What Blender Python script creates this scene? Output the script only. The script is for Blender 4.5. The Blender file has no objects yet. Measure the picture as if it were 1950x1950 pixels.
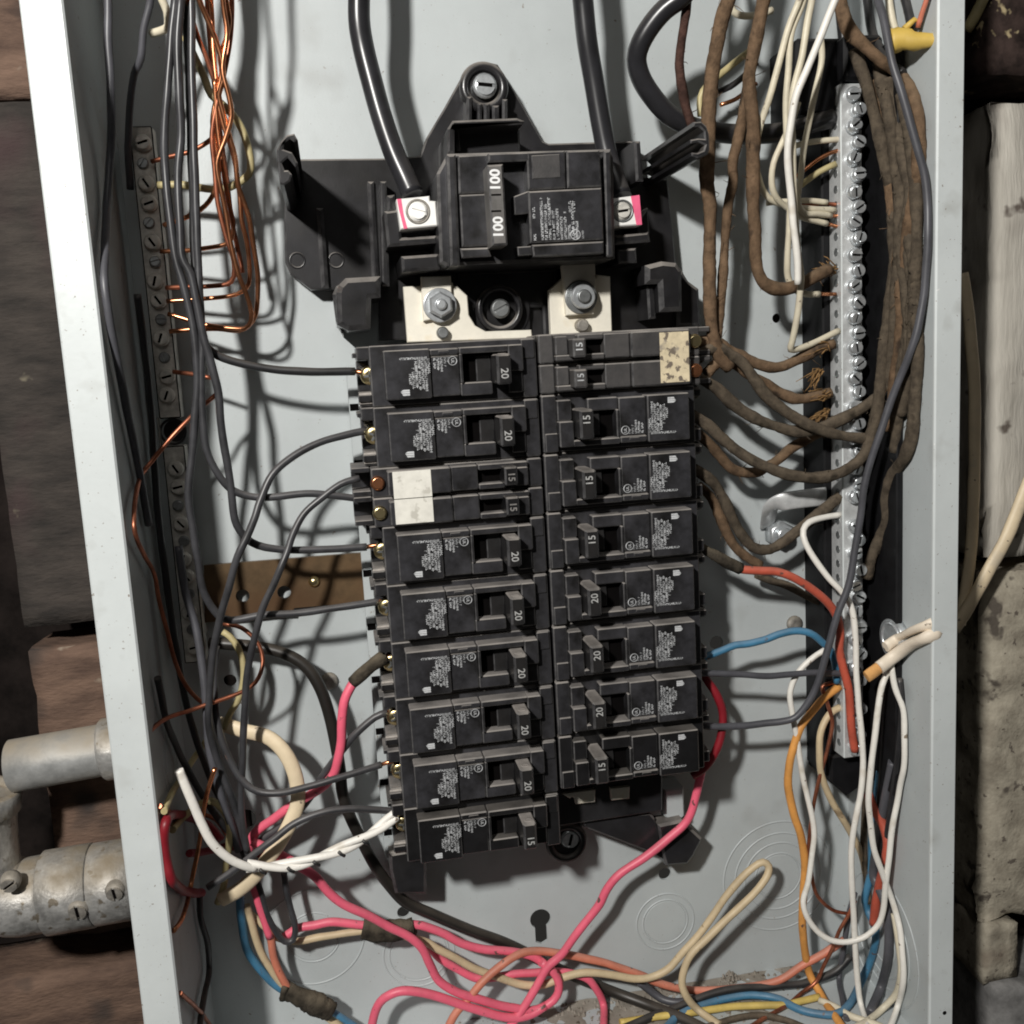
import bpy, bmesh, math, random
import numpy as np
from mathutils import Vector, Matrix, noise, Euler

S = bpy.context.scene
COL = S.collection
MM = 0.001
# ---------------------------------------------------------------- camera, world, lamp, exposure
# panel frame: x to the right, y up the panel, h out of the back plate towards the viewer (millimetres)
CAM = np.array([-85.860, 93.898, 472.033]); FPX = 1902.861
def _rot(a, b, c):
    ca, sa, cb, sb, cc, sc = math.cos(a), math.sin(a), math.cos(b), math.sin(b), math.cos(c), math.sin(c)
    return (np.array([[1,0,0],[0,ca,-sa],[0,sa,ca]]) @ np.array([[cb,0,sb],[0,1,0],[-sb,0,cb]]) @ np.array([[cc,-sc,0],[sc,cc,0],[0,0,1]]))
ROT = _rot(-0.154073, -0.166646, -0.081808)
def W3(x, y, h): return Vector((x*MM, -h*MM, y*MM))
cam = bpy.data.cameras.new('camera'); camo = bpy.data.objects.new('camera', cam); COL.objects.link(camo)
B3 = np.array([[1,0,0],[0,0,-1],[0,1,0]])
R3 = B3 @ ROT
mw = Matrix([list(R3[i]) + [list(W3(*CAM))[i]] for i in range(3)] + [[0,0,0,1]])
camo.matrix_world = mw
cam.sensor_width = 36; cam.lens = 36*FPX/1950; cam.clip_start = 0.01; cam.clip_end = 50
S.camera = camo
w = bpy.data.worlds.new('World'); S.world = w; w.use_nodes = True
w.node_tree.nodes['Background'].inputs[0].default_value = (1.0, 0.95, 0.88, 1)
w.node_tree.nodes['Background'].inputs[1].default_value = 0.022
ld = bpy.data.lights.new('work_lamp', 'POINT'); ld.energy = 37; ld.shadow_soft_size = 0.027; ld.color = (1.0, 0.975, 0.93)
lo = bpy.data.objects.new('work_lamp', ld); COL.objects.link(lo); lo.location = W3(-394, 430, 720)
la = bpy.data.lights.new('fill_light', 'AREA'); la.shape = 'DISK'; la.size = 0.45; la.energy = 0.95; la.color = (1.0, 0.97, 0.93)  # added soft fill from out of view, no such lamp known
lr = bpy.data.objects.new('fill_light', la); COL.objects.link(lr); lr.location = W3(-120, 820, 900); lr.rotation_euler = (math.radians(48), 0, 0)
S.view_settings.view_transform = 'Standard'; S.view_settings.look = 'None'
S.view_settings.exposure = 0.0; S.view_settings.gamma = 1.0; S.view_settings.use_curve_mapping = False
S.cycles.filter_width = 1.9

def at(px, py, h):
    d = ROT @ np.array([(px-975)/FPX, -(py-975)/FPX, -1.0])
    t = (h-CAM[2])/d[2]
    q = CAM + t*d
    return (float(q[0]), float(q[1]), float(h))
def P2(pts, h): return [at(a, b, h)[:2] for a, b in pts]

# ---------------------------------------------------------------- materials
MATS = {}
def mat(name, col, rough=0.5, metal=0.0, var=0.12, vscale=120, bump=0.0, bscale=400, dust=0.0, dustcol=(0.30,0.26,0.22), spec=0.5,
        col2=None, stretch=(1,1,1), spots=None, specks=None, coat=0):
    if name in MATS: return MATS[name]
    m = bpy.data.materials.new(name); m.use_nodes = True; MATS[name] = m
    nt = m.node_tree; N = nt.nodes; L = nt.links
    b = N['Principled BSDF']
    b.inputs['Metallic'].default_value = metal
    b.inputs['Specular IOR Level'].default_value = spec
    if coat: b.inputs['Coat Weight'].default_value = coat; b.inputs['Coat Roughness'].default_value = .15
    tc = N.new('ShaderNodeTexCoord'); mp = N.new('ShaderNodeMapping'); mp.inputs['Scale'].default_value = stretch
    L.new(tc.outputs['Object'], mp.inputs[0])
    n1 = N.new('ShaderNodeTexNoise'); n1.inputs['Scale'].default_value = vscale; n1.inputs['Detail'].default_value = 5; n1.inputs['Roughness'].default_value = .65
    L.new(mp.outputs[0], n1.inputs['Vector'])
    mx = N.new('ShaderNodeMix'); mx.data_type = 'RGBA'
    c2 = col2 if col2 else tuple(min(1, c*(1-var*2.2)) for c in col)
    c1 = col if col2 else tuple(min(1, c*(1+var)) for c in col)
    mx.inputs['A'].default_value = (*c2, 1); mx.inputs['B'].default_value = (*c1, 1)
    r1 = N.new('ShaderNodeMapRange'); r1.inputs[1].default_value = .32; r1.inputs[2].default_value = .66
    L.new(n1.outputs['Fac'], r1.inputs[0]); L.new(r1.outputs[0], mx.inputs['Factor'])
    out = mx.outputs['Result']
    rough_out = None
    def over(fac, c, src):
        q = N.new('ShaderNodeMix'); q.data_type = 'RGBA'; q.inputs['B'].default_value = (*c, 1)
        L.new(fac, q.inputs['Factor']); L.new(src, q.inputs['A']); return q.outputs['Result']
    for sp in (spots or []):
        sc, lo_, hi_, c = sp
        n3 = N.new('ShaderNodeTexNoise'); n3.inputs['Scale'].default_value = sc; n3.inputs['Detail'].default_value = 3
        L.new(tc.outputs['Object'], n3.inputs['Vector'])
        r3 = N.new('ShaderNodeMapRange'); r3.inputs[1].default_value = lo_; r3.inputs[2].default_value = hi_
        L.new(n3.outputs['Fac'], r3.inputs[0]); out = over(r3.outputs[0], c, out)
    if dust > 0:
        g = N.new('ShaderNodeNewGeometry'); sx = N.new('ShaderNodeSeparateXYZ'); L.new(g.outputs['Normal'], sx.inputs[0])
        r2 = N.new('ShaderNodeMapRange'); r2.inputs[1].default_value = 0.10; r2.inputs[2].default_value = .70; r2.inputs[3].default_value = .035
        L.new(sx.outputs['Z'], r2.inputs[0])
        n2 = N.new('ShaderNodeTexNoise'); n2.inputs['Scale'].default_value = 75; n2.inputs['Detail'].default_value = 6
        L.new(tc.outputs['Object'], n2.inputs['Vector'])
        r4 = N.new('ShaderNodeMapRange'); r4.inputs[1].default_value = .35; r4.inputs[2].default_value = .7; r4.inputs[3].default_value = .35
        L.new(n2.outputs['Fac'], r4.inputs[0])
        mu = N.new('ShaderNodeMath'); mu.operation = 'MULTIPLY'; L.new(r2.outputs[0], mu.inputs[0]); L.new(r4.outputs[0], mu.inputs[1])
        m2 = N.new('ShaderNodeMath'); m2.operation = 'MULTIPLY'; m2.inputs[1].default_value = dust; m2.use_clamp = True
        L.new(mu.outputs[0], m2.inputs[0]); out = over(m2.outputs[0], dustcol, out)
        ra = N.new('ShaderNodeMapRange'); ra.inputs[3].default_value = rough; ra.inputs[4].default_value = .9
        L.new(m2.outputs[0], ra.inputs[0]); rough_out = ra.outputs[0]
    L.new(out, b.inputs['Base Color'])
    if rough_out is None:
        ra = N.new('ShaderNodeMapRange'); ra.inputs[3].default_value = min(1, rough*1.25); ra.inputs[4].default_value = rough*.85
        L.new(n1.outputs['Fac'], ra.inputs[0]); rough_out = ra.outputs[0]
    L.new(rough_out, b.inputs['Roughness'])
    if bump > 0:
        nb = N.new('ShaderNodeTexNoise'); nb.inputs['Scale'].default_value = bscale; nb.inputs['Detail'].default_value = 4
        L.new(mp.outputs[0], nb.inputs['Vector'])
        bp = N.new('ShaderNodeBump'); bp.inputs['Strength'].default_value = bump; bp.inputs['Distance'].default_value = .0006
        L.new(nb.outputs['Fac'], bp.inputs['Height']); L.new(bp.outputs[0], b.inputs['Normal'])
    return m

PAINT = mat('grey_enamel', (0.462,0.495,0.50), .40, var=.05, vscale=11, bump=.07, bscale=900, spots=[(30,.60,.80,(.36,.375,.37)), (900,.69,.74,(.22,.19,.16)), (260,.71,.75,(.24,.21,.18)), (140,.73,.76,(.16,.13,.11))])
FLANGE = mat('grey_enamel_trim', (0.585,0.62,0.62), .36, var=.04, vscale=18, bump=.07, bscale=500, spots=[(60,.62,.78,(.47,.49,.48)), (700,.70,.74,(.25,.22,.19)), (160,.735,.75,(.80,.80,.78)), (420,.74,.77,(.3,.28,.25))])
BLACK = mat('black_thermoplastic', (0.0125,0.0125,0.0145), .27, var=.3, vscale=60, dust=1.1, dustcol=(.27,.245,.22), bump=.05, bscale=1500)
BRK = mat('breaker_black', (0.024,0.024,0.0275), .31, var=.4, vscale=85, dust=1.15, dustcol=(.25,.23,.215), bump=.05, bscale=1500)
BRKD = mat('breaker_black_dark', (0.009,0.009,0.010), .28, var=.2, vscale=120, dust=.6, dustcol=(.23,.21,.19))
BRKOLD = mat('breaker_dusty', (0.060,0.056,0.055), .5, col2=(.028,.027,.028), var=.3, vscale=90, dust=1.15, dustcol=(.27,.245,.22), bump=.1, bscale=1200)
PRINT = mat('white_print', (0.50,0.51,0.52), .6, var=.3, vscale=260)
PRINTN = mat('number_print', (0.40,0.40,0.39), .6, var=.2, vscale=500)
PRINTD = mat('dull_print', (0.20,0.19,0.18), .6, var=.15, vscale=900)
PRINTB = mat('bright_print', (0.78,0.78,0.78), .6, var=.05)
DHAND = mat('dull_handle', (0.125,0.118,0.112), .5, var=.2, vscale=100, dust=.6)
HBLK = mat('handle_black', (0.011,0.011,0.012), .30, var=.25, vscale=110, dust=1.3, dustcol=(.33,.30,.275))
BRASS = mat('brass', (0.80,0.66,0.36), .28, 1.0, var=.1)
ZINC = mat('zinc_plate', (0.72,0.75,0.77), .28, .72, var=.12, vscale=300)
ALU = mat('aluminium_bar', (0.62,0.63,0.63), .36, .35, var=.10, vscale=200)
OLDBAR = mat('dull_grey_bar', (0.60,0.58,0.53), .48, .25, var=.18, vscale=160, bump=.2, bscale=700)
LUG = mat('bright_aluminium_lug', (0.86,0.85,0.82), .55, .12, var=.04)
TIN = mat('tin_plate', (0.78,0.74,0.64), .50, .15, var=.06, vscale=60, spots=[(60,.60,.75,(.62,.50,.30))])
STEELD = mat('dark_steel', (0.30,0.31,0.31), .40, .8, var=.2)
COPPER = mat('bare_copper', (0.66,0.28,0.14), .27, .95, var=.22, vscale=140)
COPPERD = mat('tarnished_copper', (0.42,0.15,0.085), .38, .8, var=.25, vscale=140)
BRONZE = mat('stained_strap', (0.145,0.092,0.047), .40, .3, var=.25, vscale=40, spots=[(20,.44,.60,(.075,.036,.016)), (9,.5,.62,(.12,.07,.035))], dust=.2, dustcol=(.4,.36,.3))
PINKINK = mat('pink_ink', (0.80,0.12,0.24), .6, var=.08)
STICKER = mat('white_sticker', (0.74,0.72,0.65), .6, var=.06, vscale=200, spots=[(190,.58,.64,(.52,.50,.44))])
OLDSTICKER = mat('peeled_sticker', (0.66,0.56,0.38), .7, var=.1, vscale=220, spots=[(330,.54,.60,(.16,.13,.10)), (120,.60,.66,(.30,.26,.21))])
GREY = mat('grey_black_insulation', (0.045,0.045,0.049), .34, var=.25, vscale=60, dust=.38, dustcol=(.22,.20,.19))
BLK = mat('black_insulation', (0.022,0.022,0.024), .38, var=.2, vscale=60, dust=.4, dustcol=(.16,.14,.12))
SLATE = mat('slate_insulation', (0.078,0.078,0.088), .42, var=.15, vscale=60)
CABLE = mat('black_service_cable', (0.022,0.022,0.025), .30, var=.2, vscale=40, dust=.42, dustcol=(.17,.15,.13))
CLOTH = mat('brown_cloth', (0.205,0.132,0.080), .95, col2=(0.085,0.055,0.034), vscale=230, bump=1.0, bscale=2200, spots=[(90,.62,.70,(.05,.035,.025))], dust=.35, dustcol=(.27,.20,.13), spec=.15)
CLOTHG = mat('grey_brown_cloth', (0.125,0.099,0.071), .95, col2=(0.05,0.04,0.03), vscale=260, bump=1.0, bscale=2200, spots=[(110,.60,.70,(.035,.028,.02))], dust=.4, dustcol=(.24,.19,.14), spec=.15)
CLOTHR = mat('red_brown_cloth', (0.070,0.036,0.028), .8, var=.3, vscale=200, bump=.8, bscale=1300, spec=.2)
FRAY = mat('frayed_cloth', (0.27,0.16,0.07), 1.0, var=.3, vscale=260, bump=.6, spec=.1)
TAPE = mat('friction_tape', (0.052,0.043,0.032), .9, var=.35, vscale=140, bump=.9, bscale=900, dust=.7, dustcol=(.17,.14,.10), spec=.2)
WHITE = mat('white_insulation', (0.80,0.77,0.71), .42, var=.05, vscale=60, spots=[(70,.58,.75,(.52,.46,.36)), (260,.68,.72,(.25,.20,.15))], bump=.25, bscale=350)
WHITEB = mat('bright_white_insulation', (0.86,0.83,0.77), .45, var=.04, vscale=60, spots=[(70,.58,.75,(.52,.46,.36)), (260,.68,.72,(.25,.20,.15))], bump=.25, bscale=350)
CREAM = mat('cream_insulation', (0.66,0.60,0.46), .45, var=.08, vscale=60, spots=[(70,.58,.75,(.52,.46,.36)), (260,.68,.72,(.25,.20,.15))], bump=.25, bscale=350)
TAN = mat('tan_insulation', (0.58,0.46,0.29), .5, var=.1, vscale=60, spots=[(150,.66,.72,(.3,.22,.13))])
OLIVE = mat('yellowed_insulation', (0.46,0.39,0.20), .5, var=.15, vscale=60)
ROMEX = mat('cream_sheath', (0.74,0.61,0.42), .5, var=.06, vscale=50, spots=[(70,.58,.75,(.52,.46,.36)), (260,.68,.72,(.25,.20,.15))], bump=.25, bscale=350)
ROMEXW = mat('white_sheath', (0.80,0.70,0.57), .5, var=.05, vscale=50, spots=[(70,.58,.75,(.52,.46,.36)), (260,.68,.72,(.25,.20,.15))], bump=.25, bscale=350)
ORANGEW = mat('orange_paper', (0.72,0.38,0.13), .8, var=.1)
PINK = mat('pink_red_insulation', (0.80,0.125,0.20), .42, var=.08, vscale=50, dust=.18, dustcol=(.5,.33,.3), spots=[(240,.66,.72,(.10,.06,.05))], bump=.25, bscale=350)
DRED = mat('shaded_dark_red_insulation', (0.25,0.013,0.022), .42, var=.15, vscale=60)  # dark red, deepened to stand in for shadow by the left wall
BRICKR = mat('brick_red_insulation', (0.50,0.095,0.055), .48, var=.15, vscale=60, dust=.2, dustcol=(.4,.28,.22), spots=[(240,.66,.72,(.10,.06,.05))], bump=.25, bscale=350)
SALMON = mat('salmon_insulation', (0.62,0.20,0.125), .48, var=.12, vscale=60, dust=.35, dustcol=(.45,.32,.26), spots=[(240,.66,.72,(.10,.06,.05))], bump=.25, bscale=350)
BLUE = mat('blue_insulation', (0.055,0.19,0.32), .42, var=.15, vscale=60, dust=.3, dustcol=(.3,.34,.38), spots=[(240,.66,.72,(.10,.06,.05))], bump=.25, bscale=350)
ORANGE = mat('orange_insulation', (0.70,0.32,0.08), .5, var=.14, vscale=60, spots=[(240,.66,.72,(.10,.06,.05))], bump=.25, bscale=350)
YELLOW = mat('yellow_insulation', (0.62,0.46,0.13), .5, var=.12, vscale=60)
YNUT = mat('yellow_nylon', (0.58,0.40,0.085), .5, var=.05)
WOODB = mat('brown_board', (0.160,0.103,0.075), .95, col2=(0.070,0.045,0.035), vscale=70, stretch=(.55,1,1.8), bump=1.0, bscale=420, spots=[(24,.56,.66,(.045,.036,.032)), (60,.70,.76,(.27,.22,.17))], spec=.2)
WOODG = mat('grey_board', (0.056,0.047,0.041), .95, col2=(0.027,0.024,0.022), vscale=75, stretch=(.55,1,1.7), bump=1.0, bscale=420, spots=[(16,.58,.75,(.055,.035,.035)), (70,.72,.78,(.17,.15,.11))], spec=.2)
WOODK = mat('dark_rotten_timber', (0.045,0.030,0.026), .95, var=.4, vscale=60, bump=.9, bscale=200, spots=[(75,.66,.70,(.42,.34,.20))], spec=.2)
LIME = mat('limewashed_timber', (0.56,0.53,0.47), .95, col2=(0.38,0.355,0.31), vscale=35, stretch=(3,1,.35), bump=1.0, bscale=220, spots=[(55,.64,.70,(.12,.10,.085)), (18,.60,.72,(.27,.24,.21))], spec=.2)
LIMES = mat('limewashed_stone', (0.43,0.39,0.31), 1.0, col2=(0.24,0.21,0.165), vscale=80, bump=1.0, bscale=420, spots=[(200,.62,.68,(.13,.11,.09)), (60,.62,.68,(.10,.085,.07)), (22,.58,.70,(.22,.18,.14))], spec=.2)
STONE = mat('grey_stone', (0.21,0.205,0.20), .95, var=.25, vscale=50, bump=1.0, bscale=200, spec=.2)
DARKW = mat('dark_cavity', (0.012,0.009,0.008), .95, var=.3, vscale=50, bump=.6, bscale=120, spec=.1)
BROWNP = mat('brown_plank', (0.075,0.052,0.036), .95, var=.25, vscale=50, stretch=(3,1,.4), bump=.7, bscale=160, spec=.15)
EMT = mat('galvanised_conduit', (0.38,0.385,0.38), .45, .4, var=.12, vscale=150, dust=1.15, dustcol=(.36,.31,.24), bump=.2, bscale=500)
CAST = mat('cast_zinc_fitting', (0.52,0.515,0.50), .38, .6, var=.22, vscale=120, dust=1.2, dustcol=(.32,.27,.20), spots=[(190,.62,.68,(.22,.19,.15))], bump=.5, bscale=500)
SCREWG = mat('grimy_screw', (0.30,0.28,0.25), .55, .4, var=.2, vscale=300, dust=.8, dustcol=(.33,.29,.23))
DUSTM = mat('dust_debris', (0.33,0.30,0.26), 1.0, col2=(.20,.175,.145), vscale=60, spots=[(400,.62,.68,(.10,.08,.06)), (120,.60,.72,(.40,.37,.33))], spec=.05)
HOLE = mat('hole_dark', (0.004,0.0035,0.0035), .9, spec=.02)

EDGEA = mat('worn_plastic_edge', (0.115,0.112,0.112), .42, col2=(0.022,0.022,0.024), vscale=170, dust=.9, dustcol=(.30,.275,.25))
EDGEB = mat('worn_plastic_edge_dark', (0.075,0.074,0.076), .36, col2=(0.015,0.015,0.017), vscale=150, dust=.9, dustcol=(.27,.245,.22))
EDGE = {'breaker_black': EDGEA, 'breaker_dusty': EDGEA, 'black_thermoplastic': EDGEB, 'breaker_black_dark': EDGEB, 'handle_black': EDGEB, 'zinc_plate': HOLE, 'dull_grey_bar': HOLE, 'grimy_screw': HOLE, 'aluminium_bar': FLANGE, 'dull_handle': EDGEA}
# ---------------------------------------------------------------- mesh builder
class MB:
    def __init__(s): s.v = []; s.f = []; s.s = []; s.m = {}
    def add(s, vs, fs, sm=False):
        o = len(s.v); s.v += [tuple(map(float, q)) for q in vs]; s.f += [tuple(i+o for i in f) for f in fs]; s.s += [sm]*len(fs); return s
    def box(s, x0, x1, y0, y1, h0, h1, c=0.0):
        if c <= 0:
            return s.prism([(x0,y0),(x1,y0),(x1,y1),(x0,y1)], h0, h1)
        c = min(c, (x1-x0)*.45, (y1-y0)*.45, (h1-h0)*.9)
        return s.prism([(x0,y0),(x1,y0),(x1,y1),(x0,y1)], h0, h1, c, corner=c*.9)
    def prism(s, poly, h0, h1, c=0.0, corner=0.0):
        a = sum(poly[i][0]*poly[(i+1) % len(poly)][1]-poly[(i+1) % len(poly)][0]*poly[i][1] for i in range(len(poly)))
        if a < 0: poly = poly[::-1]
        if corner > 0:
            q = []
            for i, p in enumerate(poly):
                a_, b_ = Vector(poly[i-1]), Vector(poly[(i+1) % len(poly)]); p = Vector(p)
                d1 = (a_-p); d2 = (b_-p); k1 = min(corner, d1.length*.45); k2 = min(corner, d2.length*.45)
                q += [tuple(p+d1.normalized()*k1), tuple(p+d2.normalized()*k2)]
            poly = q
        n = len(poly)
        if c > 0:
            ins = []
            for i in range(n):
                p = Vector(poly[i]); e1 = (p-Vector(poly[i-1])).normalized(); e2 = (Vector(poly[(i+1) % n])-p).normalized()
                n1 = Vector((-e1.y, e1.x)); n2 = Vector((-e2.y, e2.x)); m = n1+n2
                k = c/max(.35, m.length_squared*.5) if m.length > 1e-6 else c
                ins.append(tuple(p+m*k*.5*1.0 if False else p + m.normalized()*min(c*1.6, c/max(.5, m.normalized().dot(n1)))))
            rings = [[(x, y, h0) for x, y in poly], [(x, y, h1-c) for x, y in poly], [(x, y, h1) for x, y in ins]]
        else:
            rings = [[(x, y, h0) for x, y in poly], [(x, y, h1) for x, y in poly]]
        vs = [p for r in rings for p in r]; fs = [tuple(range(n-1, -1, -1))]
        for k in range(len(rings)-1):
            for i in range(n):
                j = (i+1) % n; fs.append((k*n+i, k*n+j, (k+1)*n+j, (k+1)*n+i))
        fs.append(tuple(range((len(rings)-1)*n, len(rings)*n)))
        if c > 0:
            for i in range(n): s.m[len(s.f)+1+n+i] = 1                  # worn edges
        return s.add(vs, fs)
    def lathe(s, c, axis, prof, n=18, sm=True, start=0.0):
        # prof: list of (distance along axis, radius)
        c = Vector(c); ax = Vector(axis).normalized(); t = Vector((0,0,1)) if abs(ax.z) < .9 else Vector((1,0,0))
        u = ax.cross(t).normalized(); v = ax.cross(u)
        vs = []; fs = []
        for d, r in prof:
            for i in range(n):
                a = start+2*math.pi*i/n; vs.append(c+ax*d+(u*math.cos(a)+v*math.sin(a))*r)
        for k in range(len(prof)-1):
            for i in range(n):
                j = (i+1) % n; fs.append((k*n+i, k*n+j, (k+1)*n+j, (k+1)*n+i))
        s.add(vs, fs, sm)
        m = len(prof)-1
        o = len(s.v)-len(vs)
        s.f.append(tuple(o+i for i in range(n-1, -1, -1))); s.s.append(False)
        s.f.append(tuple(o+m*n+i for i in range(n))); s.s.append(False)
        return s
    def ring(s, c, axis, R, r, n=40, m=6, a0=0, a1=2*math.pi):
        c = Vector(c); ax = Vector(axis).normalized(); t = Vector((0,0,1)) if abs(ax.z) < .9 else Vector((1,0,0))
        u = ax.cross(t).normalized(); v = ax.cross(u); vs = []; fs = []
        for i in range(n+1):
            a = a0+(a1-a0)*i/n; d = u*math.cos(a)+v*math.sin(a)
            for j in range(m):
                b = 2*math.pi*j/m; vs.append(c+d*(R+r*math.cos(b))+ax*r*math.sin(b))
        for i in range(n):
            for j in range(m):
                k = (j+1) % m; fs.append((i*m+j, i*m+k, (i+1)*m+k, (i+1)*m+j))
        return s.add(vs, fs, True)
    def tube(s, pts, r, n=8, flat=None, jit=0.0, seed=0, cap=True, taper=None, saw=0):
        P = np.array(pts, float); T = np.gradient(P, axis=0); T /= np.linalg.norm(T, axis=1)[:, None]+1e-9
        rnd = random.Random(seed); vs = []; fs = []
        up = np.array([0,0,1.0]); nrm = up-T[0]*up.dot(T[0])
        if np.linalg.norm(nrm) < .1: nrm = np.array([0,1.0,0])-T[0]*T[0][1]
        nrm /= np.linalg.norm(nrm)
        for i in range(len(P)):
            t = T[i]
            if flat:
                q = up-t*up.dot(t)
                if np.linalg.norm(q) > .15: nrm = q/np.linalg.norm(q)
            nrm = nrm-t*nrm.dot(t); nrm /= np.linalg.norm(nrm)+1e-9; b = np.cross(t, nrm)
            rr = r*(1+(saw*((i*.28) % 1) if saw else 0))*(1+jit*noise.noise(Vector(P[i]*.09)+Vector((seed*7.3, 0, 0))))
            if taper: rr *= taper[0]+(taper[1]-taper[0])*i/(len(P)-1)
            for j in range(n):
                a = 2*math.pi*j/n; ra = rr*(1+jit*.5*(rnd.random()-.5)) if jit > .1 else rr
                ca, sa = math.cos(a), math.sin(a)
                if flat: vs.append(P[i]+nrm*ca*ra*flat+b*sa*ra)
                else: vs.append(P[i]+nrm*ca*ra+b*sa*ra)
        for i in range(len(P)-1):
            for j in range(n):
                k = (j+1) % n; fs.append((i*n+j, i*n+k, (i+1)*n+k, (i+1)*n+j))
        s.add(vs, fs, True)
        if cap:
            o = len(s.v)-len(vs); m = len(P)-1
            s.f.append(tuple(o+i for i in range(n-1, -1, -1))); s.s.append(False)
            s.f.append(tuple(o+m*n+i for i in range(n))); s.s.append(False)
        return s
    def mesh(s, name, m, origin=(0,0,0)):
        me = bpy.data.meshes.new(name)
        ox, oy, oh = origin
        me.from_pydata([((x-ox)*MM, -(h-oh)*MM, (y-oy)*MM) for x, y, h in s.v], [], s.f)
        me.polygons.foreach_set('use_smooth', s.s)
        me.materials.append(m)
        if m.name in EDGE and s.m:
            me.materials.append(EDGE[m.name])
            for i, k in s.m.items(): me.polygons[i].material_index = k
        me.update()
        return me

def link(name, me, parent=None, loc=None):
    o = bpy.data.objects.new(name, me); COL.objects.link(o)
    if parent is not None: o.parent = parent
    if loc is not None: o.location = W3(*loc)
    return o
def tag(o, label=None, cat=None, group=None, kind=None):
    if label: o['label'] = label
    if cat: o['category'] = cat
    if group: o['group'] = group
    if kind: o['kind'] = kind
    return o
ORG = {}
def thing(name, label, cat, loc=(0,0,0), group=None):
    o = link(name, None, None, loc); o.empty_display_size = .01; ORG[o.name] = loc
    return tag(o, label, cat, group)
def part(mb, name, m, parent, label=None, root=None):
    # geometry given in panel millimetres; the parent chain's base point is subtracted
    org = ORG.get(root.name if root else parent.name, (0,0,0))
    o = link(name, mb.mesh(name, m, org), parent)
    if label: o['label'] = label
    return o
def solo(mb, name, m, label, cat, loc, group=None, kind=None):
    o = link(name, mb.mesh(name, m, loc), None, loc); ORG[o.name] = loc
    return tag(o, label, cat, group, kind)
def structure(mb, name, m, loc=(0,0,0)):
    o = link(name, mb.mesh(name, m, loc), None, loc); o['kind'] = 'structure'; ORG[o.name] = loc; return o

def smooth(pts, step=2.2):
    P = [np.array(p, float) for p in pts]
    if len(P) < 3:
        n = max(2, int(np.linalg.norm(P[1]-P[0])/step)); return [P[0]+(P[1]-P[0])*i/n for i in range(n+1)]
    P = [2*P[0]-P[1]]+P+[2*P[-1]-P[-2]]
    out = []
    for i in range(1, len(P)-2):
        p0, p1, p2, p3 = P[i-1:i+3]
        d = [max(1e-3, np.linalg.norm(b-a))**.5 for a, b in ((p0,p1),(p1,p2),(p2,p3))]
        m1 = (p2-p0)/(d[0]+d[1])*d[1]; m2 = (p3-p1)/(d[1]+d[2])*d[1]
        n = max(2, int(np.linalg.norm(p2-p1)/step))
        for k in range(n):
            t = k/n; out.append((2*t**3-3*t**2+1)*p1+(t**3-2*t**2+t)*m1+(-2*t**3+3*t**2)*p2+(t**3-t**2)*m2)
    out.append(P[-2]); return out
CLAMP = [True]
def inside(px, py, h):
    # keep a wire inside the box: lift it off the walls where it would run into them
    q = at(px, py, h)
    if CLAMP[0]:
        while h < 90 and h < 74 and (q[0] > 166.8 or q[0] < -166 or q[1] < -240.5):
            h += 1; q = at(px, py, h)
    return q
def pxp(s, hs):
    q = [tuple(float(k) for k in a.split(',')) for a in s.split()]
    if not isinstance(hs, (list, tuple)): hs = [hs]
    n = len(q); out = []
    for i, a in enumerate(q):
        if len(a) > 2: h = a[2]
        else: h = float(np.interp(i/(max(1, n-1))*(len(hs)-1), range(len(hs)), hs))
        out.append(inside(a[0], a[1], h))
    return out
def rough_box(x0, x1, y0, y1, h0, h1, seg=6.0, amp=1.5, seed=0, fr=.05, round_=0):
    bm = bmesh.new()
    nx, ny, nh = (max(1, int((b-a)/seg)) for a, b in ((x0,x1),(y0,y1),(h0,h1)))
    bmesh.ops.create_cube(bm, size=1.0)
    def cut(axis, n):
        for k in range(1, n):
            co = Vector((0,0,0)); co[axis] = -.5+k/n; no = Vector((0,0,0)); no[axis] = 1
            bmesh.ops.bisect_plane(bm, geom=bm.verts[:]+bm.edges[:]+bm.faces[:], plane_co=co, plane_no=no, dist=1e-6)
    cut(0, nx); cut(1, ny); cut(2, nh)
    mb = MB(); vs = []
    bm.verts.index_update()
    for v in bm.verts:
        x = x0+(v.co.x+.5)*(x1-x0); y = y0+(v.co.y+.5)*(y1-y0); h = h0+(v.co.z+.5)*(h1-h0)
        if round_:
            k = (1-min(1, (abs(v.co.x)*2)**6*.5+(abs(v.co.y)*2)**6*.5))
            if v.co.z > .49: h -= round_*(1-k)
        q = Vector((x*fr+seed*9.1, y*fr, h*fr))
        d = Vector((noise.fractal(q, .8, 2, 4), noise.fractal(q+Vector((31,7,3)), .8, 2, 4), noise.fractal(q+Vector((3,17,53)), .8, 2, 4)))*amp
        vs.append((x+d.x, y+d.y, h+d.z))
    mb.add(vs, [tuple(v.index for v in f.verts) for f in bm.faces], True); bm.free()
    return mb

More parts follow.
